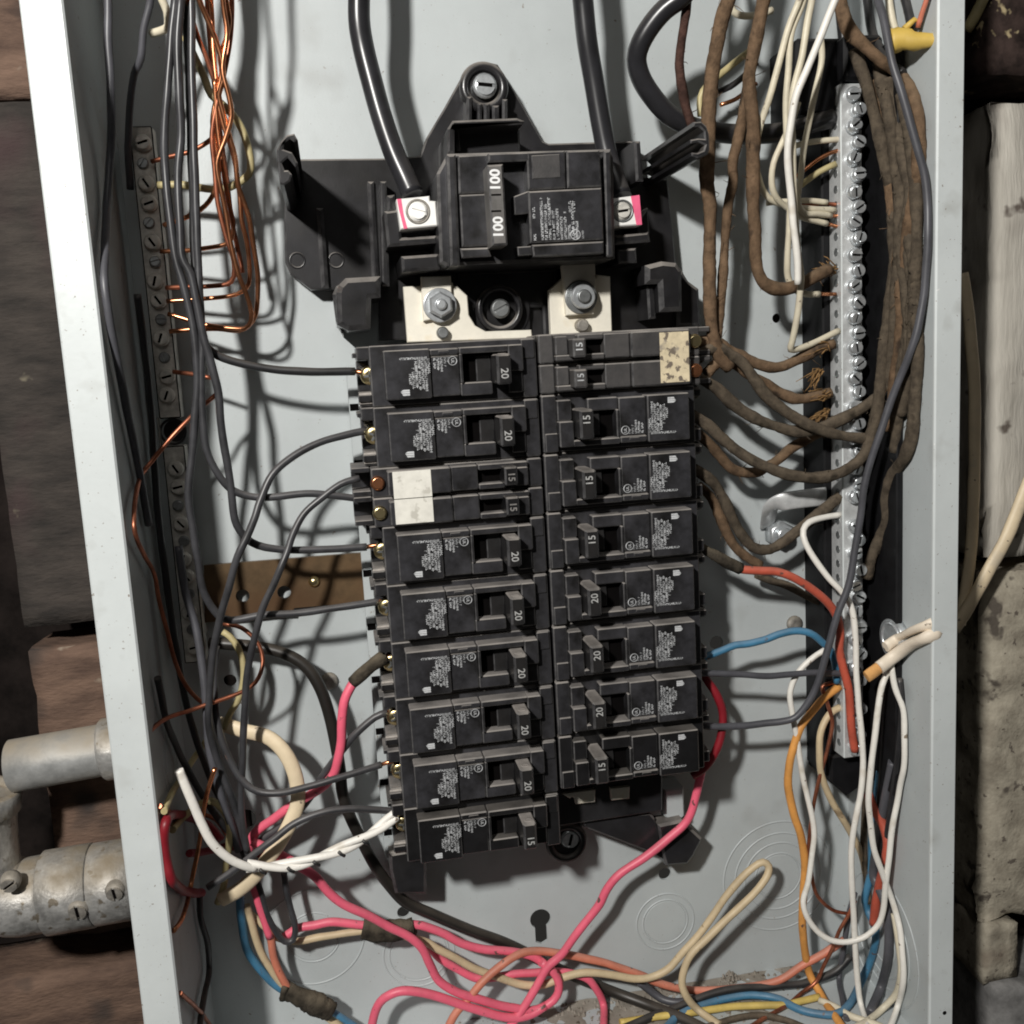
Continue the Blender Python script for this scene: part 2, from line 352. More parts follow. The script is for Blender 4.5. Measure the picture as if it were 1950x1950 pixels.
def from_curve(cu):
    o = bpy.data.objects.new('tmp', cu); COL.objects.link(o)
    dg = bpy.context.evaluated_depsgraph_get(); dg.update()
    me = bpy.data.meshes.new_from_object(o.evaluated_get(dg)); 
    V = [tuple(v.co) for v in me.vertices]; F = [tuple(p.vertices) for p in me.polygons]
    COL.objects.unlink(o); bpy.data.objects.remove(o); bpy.data.curves.remove(cu); bpy.data.meshes.remove(me)
    return V, F
TXT = {}
def text(mb, s, cx, cy, h, size, rot, bold=.02, th=.06):
    key = (s, bold)
    if key not in TXT:
        cu = bpy.data.curves.new('t', 'FONT'); cu.body = s; cu.size = 1.0; cu.offset = bold; cu.align_x = 'CENTER'; cu.align_y = 'CENTER'; cu.extrude = .01; cu.resolution_u = 3
        TXT[key] = from_curve(cu)
    V, F = TXT[key]; c, sn = math.cos(rot), math.sin(rot)
    mb.add([(cx+(x*c-y*sn)*size, cy+(x*sn+y*c)*size, h+(th if z > 0 else 0)) for x, y, z in V], F)
def plate_with_holes(outer, holes, h0, h1):
    cu = bpy.data.curves.new('p', 'CURVE'); cu.dimensions = '2D'; cu.fill_mode = 'BOTH'; cu.extrude = (h1-h0)/2
    for poly in [outer]+holes:
        sp = cu.splines.new('POLY'); sp.points.add(len(poly)-1); sp.use_cyclic_u = True
        for i, (x, y) in enumerate(poly): sp.points[i].co = (x, y, 0, 1)
    V, F = from_curve(cu)
    return MB().add([(x, y, z+(h0+h1)/2) for x, y, z in V], F)
def circ(x, y, r, n=28): return [(x+r*math.cos(2*math.pi*i/n), y+r*math.sin(2*math.pi*i/n)) for i in range(n)]
def glyphs(mb, u0, v0, du, dv, n, gh, gw, rnd, h, fill=.85):
    # a row of tiny glyph-like strokes starting at (u0,v0) running along (du,dv); gh is the height across the run
    pu, pv = -dv, du
    for k in range(n):
        if rnd.random() > fill: continue
        a = k*gw*1.3
        def q(s0, s1, t0, t1):
            c = [(s0,t0),(s1,t0),(s1,t1),(s0,t1)]
            mb.add([(u0+du*(a+s)+pu*t, v0+dv*(a+s)+pv*t, h) for s, t in c], [(0,1,2,3)])
        m = rnd.randrange(4)
        q(0, gw*.32, 0, gh)
        if m == 0: q(gw*.32, gw, gh*.7, gh)
        elif m == 1: q(gw*.32, gw, 0, gh*.3)
        elif m == 2: q(gw*.68, gw, 0, gh); q(gw*.32, gw*.68, gh*.4, gh*.65)
        else: q(gw*.32, gw, gh*.38, gh*.66)

# ---------------------------------------------------------------- the walls behind the box
xe = at(52, 1250, -8)[0]
wl = structure(MB().box(-420, -150, -330, 330, -75, -65), 'wall', DARKW)
def board(name, m, x0, x1, y0, y1, h0, h1, seed, parent, amp=1.0, label=None, seg=7, rnd=0):
    mb = rough_box(x0, x1, y0, y1, h0, h1, seg, amp, seed, round_=rnd); o = part(mb, name, m, parent)
    if label: o['label'] = label
    return o
ya = at(40, 191, -8)[1]; yb = at(150, 1186, -8)[1]; yc = at(150, 1232, -3)[1]; yd = at(150, 1800, -3)[1]
board('board', WOODB, xe, -172, ya+.6, 330, -40, -8, 1, wl, .5, 'brown upper board')
board('board', WOODG, xe, -172, yb, ya-.6, -40, -8.5, 2, wl, .6, 'dark grey weathered board')
board('board', WOODB, xe+3, -172, yd+6, yc, -40, -2, 3, wl, 1.2, 'brown board with a dusty top edge')
board('board', WOODB, -330, -186, -330, yd-14, -40, -3, 4, wl, 1.2, 'reddish lower board with holes')
board('board', WOODG, -188, -150, -330, yd-12, -40, -6, 5, wl, 1.4, 'dark splintered board end')
xr0 = at(1830, 700, -20)[0]; xr1 = at(1888, 600, 0)[0]
wr = structure(MB().box(165, 420, -330, 330, -75, -65), 'wall', DARKW)
board('plank', BROWNP, 150, 235, -330, at(1850, 270, -25)[1], -60, -25, 6, wr, .8, 'dark brown plank beside the box')
board('timber', LIME, xr1, 330, at(1920, 1062, 0)[1], at(1920, 195, 0)[1], -40, 2, 7, wr, 1.8, 'limewashed upright timber', 5, 9)
board('stone', LIMES, xr1-1, 330, at(1920, 1752, 0)[1], at(1920, 1090, 0)[1], -40, 1, 8, wr, 3.0, 'limewashed rough stone', 5, 9)
board('stone', LIMES, xr1+1, at(1936, 1800, 0)[0], at(1920, 1862, 0)[1], at(1920, 1757, 0)[1], -40, 1, 9, wr, 2.0, 'small limewashed stone', 5)
board('stone', STONE, xr1+5, 330, -330, at(1920, 1880, 6)[1], -40, 8, 10, wr, 3.0, 'grey round stone at the bottom', 6)
board('timber', WOODK, at(1868, 80, 8)[0], 330, at(1920, 142, 8)[1], 330, -40, 8, 11, wr, 2.2, 'dark rotten timber end', 6)

# ---------------------------------------------------------------- the steel box
XL, XR, HF, YB, YT = -168.5, 169.5, 75.0, -243.0, 330.0
box = thing('panel_box', 'open grey steel electrical panel box around the breakers', 'electrical box', (0, -100, 0))
kh = at(1029, 1750, 0); kr = 5.4; ks = 3.1; kd = 14
a0 = math.asin(ks/kr)
key = [(kh[0]+kr*math.sin(a), kh[1]-kr*math.cos(a)) for a in np.linspace(a0, 2*math.pi-a0, 24)]+[(kh[0]-ks, kh[1]-kd+1.5), (kh[0], kh[1]-kd), (kh[0]+ks, kh[1]-kd+1.5)]
holes = [key]
for px, py, r in ((1266,1664,3.4),(768,1737,3.1),(1479,606,2.3),(438,1296,3.0),(468,1560,5.0),(1364,1224,3.6)):
    q = at(px, py, 0); holes.append(circ(q[0], q[1], r))
part(plate_with_holes([(XL,YB),(XR,YB),(XR,YT),(XL,YT)], holes, -1.5, 0), 'back_plate', PAINT, box)
part(MB().box(XL-1.5, XL, YB-1.5, YT, -1.5, HF), 'side_wall', PAINT, box)
part(MB().box(XR, XR+1.5, YB-1.5, YT, -1.5, HF), 'side_wall', PAINT, box)
part(MB().box(XL, XR, YB-1.5, YB, -1.5, HF), 'bottom_wall', PAINT, box)
part(MB().box(XL, XR, YT, YT+1.5, -1.5, HF), 'top_wall', PAINT, box)
fl = MB().box(XL-14.5, XL+.2, YB-14, YT+14, HF, HF+1.6, .7); fl.box(XL-14.5, XL-13, YB-14, YT+14, HF-9, HF+.02)
part(fl, 'front_flange', FLANGE, box)
fr = MB().box(XR-.2, XR+12.3, YB-14, YT+14, HF, HF+1.6, .7); fr.box(XR+10.8, XR+12.3, YB-14, YT+14, HF-9, HF+.02)
part(fr, 'front_flange', FLANGE, box)
fb = MB().box(XL+.2, XR-.2, YB-14, YB+.2, HF, HF+1.6, .7)
part(fb, 'front_flange', FLANGE, box)
fh = at(1795, 1925, HF)
part(MB().lathe((fh[0], fh[1], HF+1.55), (0,0,1), [(0,1.1),(.12,1.0)], 12), 'screw_hole', HOLE, box)
def knock(c, axis, radii, name='knockout'):
    mb = MB()
    for i, R in enumerate(radii): mb.ring(Vector(c)-Vector(axis)*.08, axis, R, .5, 64, 8)
    mb.lathe(Vector(c)-Vector(axis)*.1, axis, [(0, radii[0]-.6), (.28, radii[0]-1.0)], 40)
    return part(mb, name, PAINT, box)
k1 = at(1267, 1755, 0); knock((k1[0], k1[1], 0), (0,0,1), (12.3, 15.8))
k2 = at(1482, 1668, 0); knock((k2[0], k2[1], 0), (0,0,1), (13, 19, 24.5, 31))
k3 = at(798, 1815, 0); knock((k3[0], k3[1], 0), (0,0,1), (15, 18))
k4 = at(597, 1785, 0); knock((k4[0], k4[1], 0), (0,0,1), (13, 25))
knock((XR, -212, 34), (-1,0,0), (12, 19, 25, 33))
knock((XL, -70, 38), (1,0,0), (11, 15))
for px, py in ((627,1296),(1512,1187),(1478,1015)):
    q = at(px, py, 0)
    if px != 1478:
        mb = MB().lathe((q[0], q[1], 0), (0,0,1), [(0,4.2),(1.2,4.2),(2.0,3.2),(2.2,1.5)], 18)
        part(mb, 'mounting_screw', SCREWG, box)
# dirt lying on the floor of the box
rd = random.Random(5); mb = MB(); nx, nh = 150, 44; vs = []
for i in range(nx+1):
    for k in range(nh+1):
        x = -140+300*i/nx; h = .3+68*k/nh
        q = Vector((x*.05, h*.05, 3.1)); t = noise.fractal(q, .7, 2.1, 5)
        e = max(0, 1-abs(x-50)/150); z = max(0, t*.9+1.5*e-.45)*.5+max(0, 1-h/9)*(.5+1.2*noise.noise(Vector((x*.08, 0, 9))))*e
        vs.append((x, YB-.35+max(0, z), h))
mb.add(vs, [(i*(nh+1)+k, (i+1)*(nh+1)+k, (i+1)*(nh+1)+k+1, i*(nh+1)+k+1) for i in range(nx) for k in range(nh)], True)
for k in range(420):
    x = rd.gauss(40, 55); h = abs(rd.gauss(0, 20))+1; y = YB
    if not (-120 < x < 150) or h > 70: continue
    r = rd.uniform(.25, 1.3)*(1.3 if h < 14 else .8)
    q = [(x+r*math.cos(a)*rd.uniform(.6,1.3), y+.05, h+r*math.sin(a)*rd.uniform(.6,1.3)) for a in np.linspace(0, 6.28, 6)[:-1]]
    mb.add(q+[(x, y+r*rd.uniform(.6,1.6), h)], [(i, (i+1) % 5, 5) for i in range(5)])
c_ = at(1385, 1862, 0)
for k in range(60):
    x = c_[0]+rd.gauss(0, 3); h = abs(rd.gauss(0, 3))+.5; y = YB+max(0, rd.uniform(0, 4)-abs(x-c_[0])*.5); r = rd.uniform(.4, 1.3)
    q = [(x+r*math.cos(a)*rd.uniform(.6,1.3), y-r*.5, h+r*math.sin(a)*rd.uniform(.6,1.3)) for a in np.linspace(0, 6.28, 6)[:-1]]
    mb.add(q+[(x, y+r*rd.uniform(.6,1.2), h)], [(i, (i+1) % 5, 5) for i in range(5)])
tag(link('dust', mb.mesh('dust', DUSTM, (40, YB, 10)), None, (40, YB, 10)), 'grey brown dust and crumbs on the box floor', 'dust', None, 'stuff')

# ---------------------------------------------------------------- bars
def screw_mesh(r, hh, m, slot_rot, name, dome=.5):
    mb = MB().lathe((0,0,0), (0,0,1), [(-1.5,r*.9),(0,r),(hh*.55,r),(hh*.9,r*.82),(hh,r*.6)], 16)
    mb.m[len(mb.f)-1] = 1
    c, s_ = math.cos(slot_rot), math.sin(slot_rot); L = r*.98; t = r*.15
    for sgn in (-1, 1):
        q = []
        for a in np.linspace(.18, math.pi-.18, 9): q.append((L*math.cos(a)*.8, sgn*max(t, L*math.sin(a)*.8)))
        q = [(x*c-y*s_, x*s_+y*c) for x, y in q]
        mb.prism(q, hh*.8, hh+.55)
    return mb.mesh(name, m)
gb = thing('ground_bar', 'old dull grey ground bar with slotted screws at left wall of the box', 'ground bar', (-157, 82, 0))
g0 = np.array(at(267, 240, 19)); g1 = np.array(at(372, 1262, 19)); bd = (g1-g0)/np.linalg.norm(g1-g0); bn = np.array([-bd[1], bd[0], 0])
def barpt(t, s=0, h=None): 
    q = g0+bd*t+bn*s; return (q[0], q[1], q[2] if h is None else h)
Lb = float(np.linalg.norm(g1-g0))
def oriented(mb, t0, t1, s0, s1, h0, h1, c=.5):
    return mb.prism([barpt(t0, s0)[:2], barpt(t1, s0)[:2], barpt(t1, s1)[:2], barpt(t0, s1)[:2]], h0, h1, c, corner=c)
tq = 127.0
mb = MB(); oriented(mb, 0, tq-6.0, -4.6, 4.6, 10, 19); oriented(mb, tq+6.0, Lb, -4.6, 4.6, 10, 19); oriented(mb, tq-6.5, tq+6.5, -6.2, -5.2, 10, 16, .2)
for t in (14, Lb-14): oriented(mb, t-5, t+5, -4, 4, 0, 10)
part(mb, 'bar', OLDBAR, gb)
o = barpt(tq); part(MB().ring((o[0], o[1], 14.5), (0,0,1), 5.4, .6, 30, 6).lathe((o[0], o[1], 9), (0,0,1), [(0,4.9),(.3,4.9)], 24), 'mounting_eyelet', BLK, gb)
sm1 = [screw_mesh(3.5, 1.9, OLDBAR, a, 'screw') for a in (.3, 1.2, 2.2)]
sm2 = [screw_mesh(2.4, 1.0, STEELD, a, 'screw') for a in (.1, .9, 1.9)]
k = 0; t = 7.0
while t < Lb-5:
    if abs(t-tq) > 9:
        q = barpt(t, (.5, -.4, .2)[k % 3]); me = (sm1 if k % 5 in (0, 2, 3) else sm2)[k % 3]
        o = link('screw', me, gb); o.location = W3(q[0]+157, q[1]-82, q[2]+rd.uniform(-.3,.5))
        o.rotation_euler = (rd.uniform(-.12,.12), rd.uniform(-.12,.12), 0)
    t += 8.0; k += 1
nb = thing('neutral_bar', 'shiny neutral bar packed with slotted screws at right wall of the box', 'neutral bar', (155, 50, 22))
NX0, NX1, NH = 149.5, 160.0, 33.0
mb = MB(); mb.box(NX0, NX1, -112, 208, 22, NH, .5)
part(mb, 'bar', ALU, nb)
hm = MB().lathe((0,0,0), (-1,0,0), [(-.4,1.9),(.05,1.9),(.12,1.5)], 14).mesh('wire_hole', STEELD)
nsm = [screw_mesh(3.4, 2.8, ZINC, a, 'screw') for a in (.2, .7, 1.35, 2.0, 2.6)]
y = 203.0; k = 0
while y > -108:
    if not (7 < y < 14):
        o = link('screw', nsm[(k*3) % 5], nb); o.location = W3(155.4+(1.6 if k % 2 else -.5)-155, y-50, NH-22+rd.uniform(.1,1.6))
        o.rotation_euler = (rd.uniform(-.3,.3), rd.uniform(-.1,.3), rd.uniform(-.1,.1))
        q = link('wire_hole', hm, nb); q.location = W3(NX0-155, y-50+2, 28-22)
    y -= 7.05; k += 1
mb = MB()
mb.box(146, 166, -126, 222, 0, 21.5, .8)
mb.box(131, 168.8, 196, 229, 0, 28, 1.5); mb.box(150, 168.8, 208.6, 228, 20, 36, 1.5); mb.prism([(147,-128),(156,-137),(168.8,-130),(168.8,-114),(147,-114)], 0, 24, 1.2); mb.box(165.6, 169, -126, 222, 0, 53, .6)  # last box: black strip standing in for shadow on the right wall
solo(mb, 'insulator_and_shade', mat('matte_black_shade', (0.007,0.007,0.008), .55, var=.2, spec=.2, dust=.25, dustcol=(.12,.11,.1)), 'black plastic insulating carrier and painted shade strip behind the shiny neutral bar', 'insulator', (158, 50, 0))  # plastic black taken darker to paint in the shade beside the bar

# lug on the back plate
lg = thing('grounding_lug', 'bent aluminium grounding lug with greenish screw behind the brown wires', 'lug', at(1480, 985, 0))
part(MB().tube(smooth(pxp('1462,1000,2 1464,985,8 1470,966,15 1490,956,20 1520,951,22 1552,947,23 1572,945,22'.replace(' ', ' '), 20), 1.2), 4.6, 14, .22), 'strap', ALU, lg)
q = at(1478, 1014, 0); part(MB().lathe((q[0],q[1],0), (0,0,1), [(0,7),(7,7),(8,6)], 6).lathe((q[0],q[1],8), (0,0,1), [(0,4),(2,4),(2.6,3)], 16), 'clamp_screw', ZINC, lg)
# stained strap
st = thing('metal_strap', 'brown stained metal strap with two holes across the back plate', 'metal strap', at(545, 1120, 4))
H_ = 6.0
outer = P2([(388,1077),(702,1052),(712,1145),(560,1158),(556,1170),(520,1172),(390,1186)], H_)
hl = [circ(*at(462,1135,H_)[:2], 3.1), circ(*at(541,1128,H_)[:2], 3.1)]
part(plate_with_holes(outer, hl, 3.6, H_), 'strap', BRONZE, st)
q = at(598, 1107, H_); part(MB().lathe((q[0],q[1],H_), (0,0,1), [(0,2.6),(.8,2.6),(1.8,1.2),(2.0,.5)], 16), 'screw', BRASS, st)

# ---------------------------------------------------------------- interior base
base = thing('breaker_base', 'black plastic breaker base with triangular top mount and clip arms', 'breaker base', (-10, 90, 0))
H0 = 12.0
outl = [(540,303),(735,301),(800,296),(812,262),(846,205),(884,137),(898,122),(923,116),(948,122),(964,146),(976,165),(1034,268),(1045,273),(1200,268),(1218,272),(1222,338),(1272,340),(1286,480),(1300,640),(722,648),(722,552),(592,551),(552,520),(543,500)]
part(MB().prism(P2(outl, H0), 4, H0, .8), 'top_plate', BLACK, base)
mb = MB(); mb.prism(P2([(602,395),(616,395),(626,548),(612,549)], 16), 10, 16, 1.5)
mb.prism(P2([(700,345),(712,345),(722,540),(709,540)], 15), 10, 15, 1.2)
for px, py in ((566,496),(640,496)):
    q = at(px, py, H0); mb.ring((q[0], q[1], H0), (0,0,1), 3.2, .5, 20, 6)
part(mb, 'rib', BLACK, base)
# top mount: boss, screw, ribs, hood
c = at(924, 162, 24)
mb = MB().ring((c[0], c[1], 20), (0,0,1), 8.6, 2.2, 36, 10); mb.lathe((c[0], c[1], 8), (0,0,1), [(0,9.6),(12,9.2)], 32)
part(mb, 'mounting_boss', BLACK, base)
def slot_screw(x, y, h, r, m, rot, parent, name='mounting_screw', hh=2.2, root=None):
    o = link(name, screw_mesh(r, hh, m, rot, name), parent); g = ORG[(root or parent).name]; o.location = W3(x-g[0], y-g[1], h-g[2]); return o
slot_screw(c[0], c[1], 22, 5.3, ZINC, -.1, base)
mb = MB()
for x0, x1, ytop in ((889,899,183),(910,918,196),(922,933,196),(938,951,200),(957,967,188)):
    mb.prism(P2([(x0,ytop),(x1,ytop),(x1,232),(x0,232)], 24), 10, 24, 1.0)
part(mb, 'mount_rib', BLACK, base)
mb = MB()
hh = 46
mb.prism(P2([(852,245),(862,229),(985,224),(1002,230),(1003,292),(852,292)], hh), 10, hh-14, 1.0)
mb.prism(P2([(852,245),(862,229),(985,224),(1000,230),(996,236),(866,241),(866,292),(852,292)], hh), 20, hh, 1.0)
part(mb, 'hood', BLACK, base)
mb = MB().prism(P2([(866,238),(873,238),(877,287),(870,287)], hh-8), 20, hh-8, .5)
part(mb, 'hood_edge', BLACK, base)
# clip arms
def arm(poly, h1): part(MB().prism(P2(poly, h1), 8, h1, .6), 'clip_arm', BLACK, base)
arm([(560,254),(546,257),(534,270),(527,286),(529,312),(533,350),(541,352),(552,345),(556,332),(549,324),(542,324),(536,310),(548,300),(563,318),(567,310),(556,290),(539,284),(541,272),(552,264),(560,270),(567,266)], 76)
arm([(1321,232),(1336,231),(1346,240),(1351,256),(1352,284),(1348,294),(1330,301),(1318,297),(1317,290),(1328,291),(1340,286),(1343,276),(1330,270),(1316,273),(1315,266),(1330,263),(1342,264),(1341,250),(1332,241),(1320,241)], 76)
# left lug tray
tray = MB()
tray.prism(P2([(737,372),(752,370),(754,402),(737,404)], 40), 10, 40, 1.2)
tray.prism(P2([(731,402),(760,398),(765,452),(832,448),(833,462),(738,470)], 40), 10, 40, 1.2)
tray.prism(P2([(764,488),(836,483),(838,512),(766,518)], 44), 10, 44, 1.2)
tray.prism(P2([(724,345),(736,345),(742,545),(728,545)], 22), 10, 22, .8)
part(tray, 'lug_tray', BLACK, base)
rt = MB()
rt.prism(P2([(1208,268),(1220,268),(1226,345),(1212,345)], 40), 10, 40, 1.0)
rt.prism(P2([(1170,448),(1236,441),(1240,460),(1172,466)], 40), 10, 40, 1.2)
rt.prism(P2([(1214,420),(1234,395),(1238,445),(1216,448)], 36), 10, 36, 1.0)
rt.prism(P2([(1176,474),(1212,472),(1214,500),(1178,502)], 36), 10, 36, 1.0)
part(rt, 'lug_tray', BLACK, base)
# brackets each side above the breakers
bl = MB()
bl.prism(P2([(640,556),(645,542),(658,529),(725,525),(725,566),(707,568),(706,626),(664,630),(642,618)], 36), 2, 36, 2.2)
bl.prism(P2([(633,560),(640,545),(648,540),(656,635),(655,640),(640,612)], 20), 0, 20, 1.5)
part(bl, 'side_bracket', BLACK, base)
br = MB()
br.prism(P2([(1230,505),(1262,497),(1290,500),(1300,515),(1301,592),(1258,594),(1255,540),(1230,541)], 36), 2, 36, 2.0)
br.prism(P2([(1300,515),(1312,535),(1332,550),(1336,620),(1290,622),(1290,520)], 18), 0, 18, 1.5)
br.prism(P2([(1232,545),(1246,545),(1250,606),(1236,608)], 30), 0, 30, 1.0)
part(br, 'side_bracket', BLACK, base)
# centre bus mount
cc = at(952, 588, 22)
mb = MB().ring((cc[0], cc[1], 21), (0,0,1), 9.2, 1.6, 36, 8); mb.lathe((cc[0], cc[1], 8), (0,0,1), [(0,14.5),(9,14.5)], 36)
mb.prism(P2([(872,520),(1060,512),(1060,640),(1036,640),(1034,585),(1010,585),(1010,640),(880,640)], 16), 8, 16, 1.0)
part(mb, 'centre_mount', BLACK, base); slot_screw(cc[0], cc[1], 22, 4.4, STEELD, .45, base)
# bottom mount
mb = MB()
mb.prism(P2([(1056,1470),(1262,1470),(1262,1545),(1060,1575)], 24), 4, 24, .8)
mb.prism(P2([(1110,1562),(1238,1548),(1248,1560),(1266,1640),(1240,1625),(1112,1576)], 20), 2, 20, 1.0)
mb.prism(P2([(1253,1572),(1300,1562),(1338,1598),(1322,1630),(1310,1646),(1268,1650),(1262,1625)], 22), 2, 22, 1.2)
part(mb, 'bottom_mount', BLACK, base)
cb = at(1078, 1602, 16)
mb = MB().ring((cb[0], cb[1], 17), (0,0,1), 8.5, 2.0, 32, 8); mb.lathe((cb[0], cb[1], 2), (0,0,1), [(0,10),(14,9.6)], 28)
mb.prism([(cb[0]-9, cb[1]), (cb[0]+9, cb[1]), (cb[0]+9, cb[1]+22), (cb[0]-9, cb[1]+22)], 2, 14, .8)
part(mb, 'mounting_boss', BLACK, base); slot_screw(cb[0]+2, cb[1]+1, 15, 5.0, ZINC, 1.3, base)
mb = MB(); mb.prism(P2([(740,1622),(812,1610),(812,1700),(752,1700),(742,1655)], 22), 2, 24, 1.5)
part(mb, 'bottom_foot', BLACK, base)

# grey steel pan under the breakers
pan = MB().box(-79.5, -60, -141, 95, 3, 16, .6); pan.box(-60, 60, -138, 92, 3, 14)
po = solo(pan, 'steel_pan', PAINT, 'grey steel pan showing as a strip along the left breakers', 'steel pan', (-77, -20, 3))
mb = MB().prism(P2([(1266,1505),(1302,1500),(1304,1555),(1296,1561),(1272,1561),(1263,1552)], 16), 2, 16, .8)
po2 = part(mb, 'hook', PAINT, po)
mb = MB()
for i in range(9):
    yy = 76.5-25.4*i; mb.box(-79.2, -75.4, yy-1.6, yy+1.4, 16.05, 16.4); 
part(mb, 'clip_slot', HOLE, po)

# bus bars
bus = thing('bus_bar', 'pale tinned bus bar with domed hex bolt above the left breakers', 'bus bar', at(835, 590, 24))
lb = P2([(768,546),(802,544),(803,540),(862,538),(864,545),(870,544),(890,563),(893,600),(905,620),(925,631),(1012,628),(1014,644),(776,652)], 26)
part(MB().prism(lb, 22, 26, .4), 'plate', TIN, bus)
part(MB().prism(P2([(801,527),(858,525),(862,600),(806,612)], 28), 26, 29, .4), 'tab', TIN, bus)
q = at(838, 581, 30)
part(MB().lathe((q[0],q[1],29), (0,0,1), [(0,7.4),(.7,7.4),(.9,7.0)], 28), 'washer', ZINC, bus)
part(MB().lathe((q[0],q[1],29.9), (0,0,1), [(0,5.6),(3.6,5.6),(4.6,4.6)], 6, False).lathe((q[0],q[1],34.4), (0,0,1), [(0,2.6),(1.2,2.4),(1.7,1.6)], 16), 'hex_bolt', ZINC, bus)
q = at(842, 634, 26); part(MB().lathe((q[0],q[1],26), (0,0,1), [(0,2.7),(3.4,2.6),(4,2.0)], 16), 'stud', STEELD, bus)
bus2 = thing('bus_bar', 'pale tinned bus bar with a ring nut above the right breakers', 'bus bar', at(1105, 590, 24))
part(MB().prism(P2([(1046,552),(1070,530),(1135,528),(1136,523),(1162,526),(1166,640),(1050,646),(1048,600)], 26), 22, 26, .4), 'plate', TIN, bus2)
part(MB().prism(P2([(1069,498),(1132,494),(1134,560),(1130,598),(1078,601)], 29), 26, 30, .4), 'tab', TIN, bus2)
q = at(1106, 566, 30)
part(MB().lathe((q[0],q[1],30), (0,0,1), [(0,7.4),(.7,7.4),(.9,7.0)], 28), 'washer', STEELD, bus2)
part(MB().lathe((q[0],q[1],30.9), (0,0,1), [(0,5.4),(4.0,5.4),(4.8,4.9)], 24), 'nut', ZINC, bus2)
part(MB().lathe((q[0],q[1],35.4), (0,0,1), [(0,3.1),(1.4,3.0),(1.7,2.4)], 20), 'stud', STEELD, bus2)
q = at(1106, 620, 26); part(MB().lathe((q[0],q[1],26), (0,0,1), [(0,3.0),(4,2.8),(4.6,2.2)], 16), 'stud', SCREWG, bus2)
solo(MB().prism(P2([(1070,1511),(1133,1503),(1133,1527),(1096,1531),(1094,1519),(1089,1517),(1085,1520)], 26), 22, 26.5, .3), 'bus_stab', TIN, 'pale bus stab with a round notch in the empty breaker slot', 'bus stab', at(1110, 1516, 24))
solo(MB().prism(P2([(1162,1501),(1199,1497),(1198,1520),(1164,1524)], 26), 22, 26.5, .3), 'bus_stab', TIN, 'pale square bus stab right of the notched one in empty slot', 'bus stab', at(1180, 1510, 24))

# ---------------------------------------------------------------- main breaker
mbk = thing('main_breaker', 'large black two pole main breaker marked 100 with lugs at both sides', 'circuit breaker', (-2, 154, 12))
hx = 60.0
f = lambda pts, h=hx: P2(pts, h)
b = MB()
b.prism(f([(832,330),(852,292),(1164,283),(1169,300),(1172,492),(850,506),(838,500)], 52), 14, 52, 1.2)            # case
b.prism(f([(851,294),(868,293),(876,505),(858,506)], 57), 40, 57, 1.0)                                              # left cheek
b.prism(f([(872,296),(930,293),(934,366),(874,369)], hx-3), 50, hx-3, .7)                                           # plates left of the toggle
b.prism(f([(875,371),(934,368),(938,468),(880,470)], hx-3), 50, hx-3, .7)
b.prism(f([(930,292),(1008,289),(1008,306),(930,309)], hx), 50, hx, .7)                                             # top bridge
b.prism(f([(1003,289),(1076,286),(1078,358),(1006,362)], hx), 50, hx, .7)
b.prism(f([(978,374),(1010,362),(1010,406),(980,409)], hx-1), 50, hx-1, .5)
b.prism(f([(1006,364),(1146,357),(1150,456),(1010,463)], hx), 50, hx, .7)
b.prism(f([(1079,287),(1142,285),(1146,355),(1081,358)], hx), 50, hx, .7)
b.prism(f([(1150,287),(1163,286),(1168,488),(1155,489)], hx-4), 50, hx-4, .8)
b.prism(f([(876,473),(930,471),(936,488),(880,491)], hx-3), 48, hx-3, .7)
b.prism(f([(985,470),(1012,468),(1014,485),(987,487)], hx-1), 48, hx-1, .5)
b.prism(f([(1013,466),(1150,459),(1150,482),(1016,489)], hx-.5), 48, hx-.5, .7)
part(b, 'body', BRK, mbk)
part(MB().prism(f([(1012,296),(1066,293),(1068,338),(1014,341)], hx+.3), hx-1, hx+.4, .3), 'window', BRKOLD, mbk)
hd = part(MB().prism(f([(928,314),(958,312),(967,466),(938,468)], 69), 48, 69, .8), 'handle', DHAND, mbk)
mb = MB()
for px, py in ((943.5,343),(949.5,433)):
    q = at(px, py, 69); text(mb, '100', q[0], q[1], 69.02, 5.6, math.pi/2-.02, .03)
part(mb, 'rating_number', PRINTB, hd, root=mbk)
mb = MB()
for py in (371, 402):
    q = at(945, py, 69); mb.box(q[0]-2.0, q[0]+2.0, q[1]-.35, q[1]+.35, 69.0, 69.06)
part(mb, 'slot', HOLE, hd, root=mbk)
rp = random.Random(11); mb = MB()
q0 = at(1018, 459, hx+.1)
for i in range(12):
    n = [4,0,26,22,26,18,20,15,17,9,22,12][i]
    if n: glyphs(mb, q0[0]+.8+i*1.62, q0[1]+.3, 0, 1, n, 1.15, .50, rp, hx+.12, .9)
    if i == 0: glyphs(mb, q0[0]+.8, q0[1]+9, 0, 1, 8, 1.1, .5, rp, hx+.12)
    if i in (10, 11): glyphs(mb, q0[0]+.8+i*1.62-1, q0[1]+11, 0, 1, 7, 1.1, .5, rp, hx+.12)
q = at(1096, 447, hx)
mb.ring((q[0], q[1], hx+.1), (0,0,1), 2.0, .22, 24, 4); text(mb, 'UL', q[0], q[1], hx+.12, 1.9, math.pi/2, .02)
text(mb, 'LISTED', q[0]+3.1, q[1], hx+.12, 1.05, math.pi/2, .01)
part(mb, 'printed_text', PRINT, mbk)
